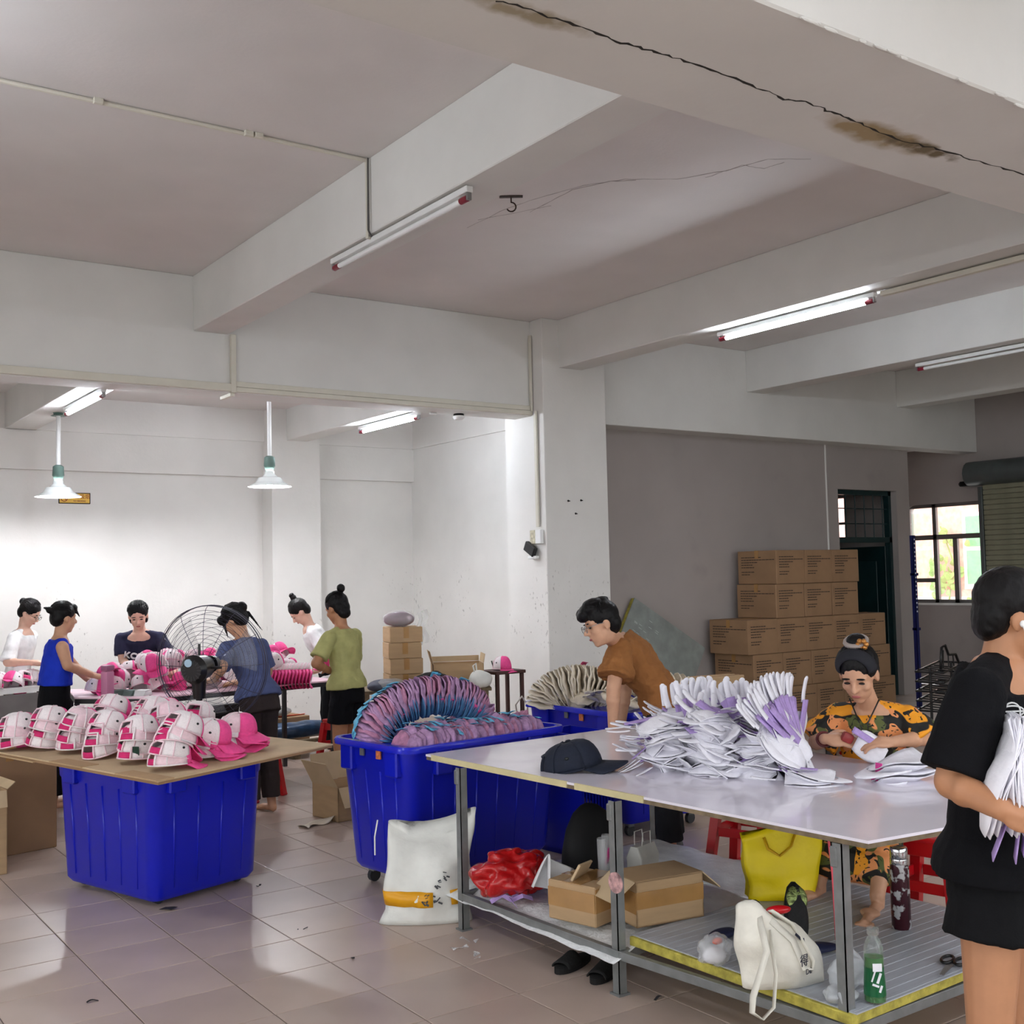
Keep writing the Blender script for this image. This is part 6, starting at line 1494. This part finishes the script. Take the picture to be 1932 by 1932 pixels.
p8 = person('seated person in black and orange floral dress working at the table', tuple(W(1650, 1400, 5.62).xy), 1.58, (-FH*.80-RH*.38), .20, (.48, .12, 0),
  {'R': A(W(1540, 1400, 5.62), W(1556, 1394, 5.36), RH*.85-FH*.25-VU*.05, VU*.8-FH*.6), 'L': A(W(1742, 1392, 5.45), W(1684, 1400, 5.28), -RH*.95-FH*.1, VU*.9-FH*.3)}, sk_mid,
  dict(mat=flo, sleeve=.95, len=.03, wide=1.4, ease=.022, fold=.018, neck=.047, scoop=.008, name='print_blouse', label='black and orange floral blouse'), dict(mat=flo, len=1.45, ease=.02, name='print_skirt', label='black and orange floral skirt', skirt=True),
  dict(tie=(0, -.045, .12), add=((0, -.045, .135, .042, .042, .03),), label='black hair pulled back into a top knot'), pelvis_z=.57, voxel=.0065,
  legs={'R': (W(1575, 1560, 5.30), W(1545, 1665, 5.22), W(1505, 1700, 4.98)), 'L': (W(1672, 1562, 5.22), W(1655, 1690, 4.95), W(1630, 1742, 4.72))}, head_at=W(1620, 1272, 5.45), hscale=1.2)
hp3, k_ = p8['hp3'], p8['k']
def bandf(u, v):
    a = PI*(-.04+1.08*u); f_ = .012+.042*v; s_ = math.sqrt(max(.05, 1-((f_+.018)/.094)**2))*1.07
    return hp3(.085*s_*math.cos(a), f_, .044+.086*s_*math.sin(a))
MB().grid(bandf, 20, 4).build('headband', mat('black_velvet_band', (24, 24, 32), .8), p8['root'], world=True, smooth=True, thick=.003)
MB().tube([hp3(.042*math.cos(a), -.045+.042*math.sin(a), .132) for a in [2*PI*i/18 for i in range(18)]], .012*k_, 8, closed=True).build('scrunchie', mat('grey_satin', (150, 138, 132), .35), p8['root'], world=True, smooth=True)
fl_ = MB()
for i in range(6): a = 2*PI*i/6; fl_.ell(hp3(-.035+.017*math.cos(a), -.01, .14+.017*math.sin(a)), (.011*k_,)*3, u=8, v=6)
fl_.build('hair_clip', mat('gold_brown_clip', (176, 120, 60), .3, .5), p8['root'], world=True, smooth=True)
w0 = p8['hp3']; wrR, wrL = W(1556, 1394, 5.36), W(1684, 1400, 5.28)
def bangle(c, ax, M, r_=.032, t=.007):
    ax = Vector(ax).normalized(); a_ = ax.orthogonal().normalized(); b_ = ax.cross(a_)
    MB().tube([c+a_*r_*math.cos(2*PI*i/20)+b_*r_*math.sin(2*PI*i/20) for i in range(20)], t, 8, closed=True).build('bracelet', M, p8['root'], world=True, smooth=True)
bangle(wrR-(wrR-W(1540, 1400, 5.62)).normalized()*.025, wrR-W(1540, 1400, 5.62), mat('dark_red_beads', (90, 24, 28), .3)); bangle(W(1725, 1394, 5.40), wrL-W(1742, 1392, 5.45), mat('jade_green_bangle', (40, 84, 56), .2))
MB().tube([p8['hp3'](s*.062, -.01, -.13+.0)+p8['F']*.0 for s in (-1,)]+[p8['sh']+p8['Fd']*.125-p8['D']*.02, p8['ch']+p8['Fd']*.15-p8['D']*.01]+[p8['hp3'](.062, -.01, -.13)], .004, 6).build('neck_cord', blk, p8['root'], world=True, smooth=True)
# the red tool and white piece in her hands
tl = wrR+(RH*.85-FH*.25).normalized()*.10-VU*.012+FH*-.01
tool = empty('snap_holder', tl, label='small red snap holder in the seated person hand', cat='tool')
MB().box((0, 0, .02), (.055, .045, .05), Euler((0, .5, math.atan2(RH.y, RH.x))), .014, 2).build('red_body', mat('brick_red_plastic', (150, 50, 50), .4), tool, smooth='auto')
MB().box((RH.x*.05, RH.y*.05, .03), (.05, .04, .03), Euler((0, .5, math.atan2(RH.y, RH.x))), .008, 2).build('clear_window', clearp, tool)
hc = wrL+(-RH*.95-FH*.1)*.12-VU*.02
put_flat(hc, VU*.5-FH*.8, -RH*.6+VU*.5, 'white cap piece held between the seated person hands', None, ('crown', 'panel'), .8)
# 9 person in black at right
BQ = Vector((2.835, 1.765, 0))-RH*.055; FQ = (RH*.78-FH*.62).normalized()
p9_ = person('person in black T-shirt and shorts with white earbuds', (2.819, 1.776), 1.715, (RH*.78-FH*.62), .05, (.20, -.48, .02),
  {'R': A(W(1795, 1475, 2.84), W(1888, 1526, 2.70), RH*.9+DN*.35, -FH*.9+VU*.4), 'L': A(W(1850, 1470, 3.30), W(1940, 1500, 3.2), RH, VU)}, sk_tan,
  dict(mat=cl('black_cotton_shirt', (15, 15, 18), .9), sleeve=.90, len=.018, wide=.35, ease=.024, fold=.014, scoop=.022, fscale=.12, neck=.066, label='loose black T-shirt'), dict(mat=cl('black_shorts_cloth', (18, 18, 20), .9), len=.42, wide=1.8, ease=.02, fold=.012, name='shorts', label='black knee length shorts'),
  dict(add=((0, .03, .075, .078, .06, .05), (0, -.06, -.03, .068, .04, .045)), strands=0, label='short cropped black hair'), voxel=.006, male=True, shoes=mat('grey_sandal', (70, 68, 66), .6), head_at=W(1914, 1164, 3.03), hscale=1.0, curl=.9, pelvis_z=.935,
  legs={s: (BQ+(FQ.cross(VU)*sg)*.105+FQ*.02+VU*.53, BQ+(FQ.cross(VU)*sg)*.12-FQ*.02+VU*.08, BQ+(FQ.cross(VU)*sg)*.12+FQ*.14+VU*.02) for s, sg in (('R', 1), ('L', -1))})
hp3, k_ = p9_['hp3'], p9_['k']
eb = MB().ell(hp3(.086, .004, -.012), (.008, .010, .010), u=12, v=8).seg(hp3(.088, .006, -.014), hp3(.087, .022, -.048), .0055, .0045, 8)
eb.build('earbud', mat('white_gloss_plastic', (240, 240, 240), .2), p9_['root'], world=True, smooth=True)
lc = p9_['ch']+p9_['Fd']*.105*1.0+p9_['R']*.12+p9_['D']*.045
lg = MB(); xr = p9_['R']*-.75+p9_['F']*.0; ax_ = (p9_['R']*.35-p9_['F']*.0).normalized()
chest_n = (p9_['F']*.75+p9_['R']*.66).normalized(); chest_x = chest_n.cross(VU).normalized()*-1
best = None
for v_ in p9_['top'].data.vertices:
    u_, w_, t_ = proj(v_.co)
    if abs(u_-1916)+abs(w_-1345) < 14 and (best is None or t_ < best[0]): best = (t_, v_.co.copy(), v_.normal.copy())
if best: lc = best[1]+best[2]*.004; chest_n = best[2]; chest_x = VU.cross(chest_n).normalized()
for rx_, ry_ in ((.032, .014), (.022, .022)): lg.tube([lc+chest_x*rx_*math.cos(2*PI*i/20)+VU*ry_*math.sin(2*PI*i/20) for i in range(20)], .0022, 6, closed=True)
lg.tube([lc-chest_x*.04, lc+chest_x*.05], .002, 6).build('shirt_logo', mat('white_logo_print', (206, 206, 206), .6), p9_['root'], world=True, label='white line logo on the chest')
# the caps he carries
rg = random.Random(81); hc = W(1925, 1475, 2.80)
for k in range(12):
    t = k/11-.5
    put_flat(hc+RH*(.09*t)+VU*(.02-.10*t*t), RH*.9+VU*t*.9-FH*.3, VU*-1-RH*t*.5+FH*.05+RH*rg.gauss(0, .05), f'white cap in the bundle carried by the person, {nth(k+1)} from the left', 'white caps carried in the bundle', ('crown', 'panel') if k % 3 else ('crown',), 1.45)

bpy.data.scenes.remove(TS)
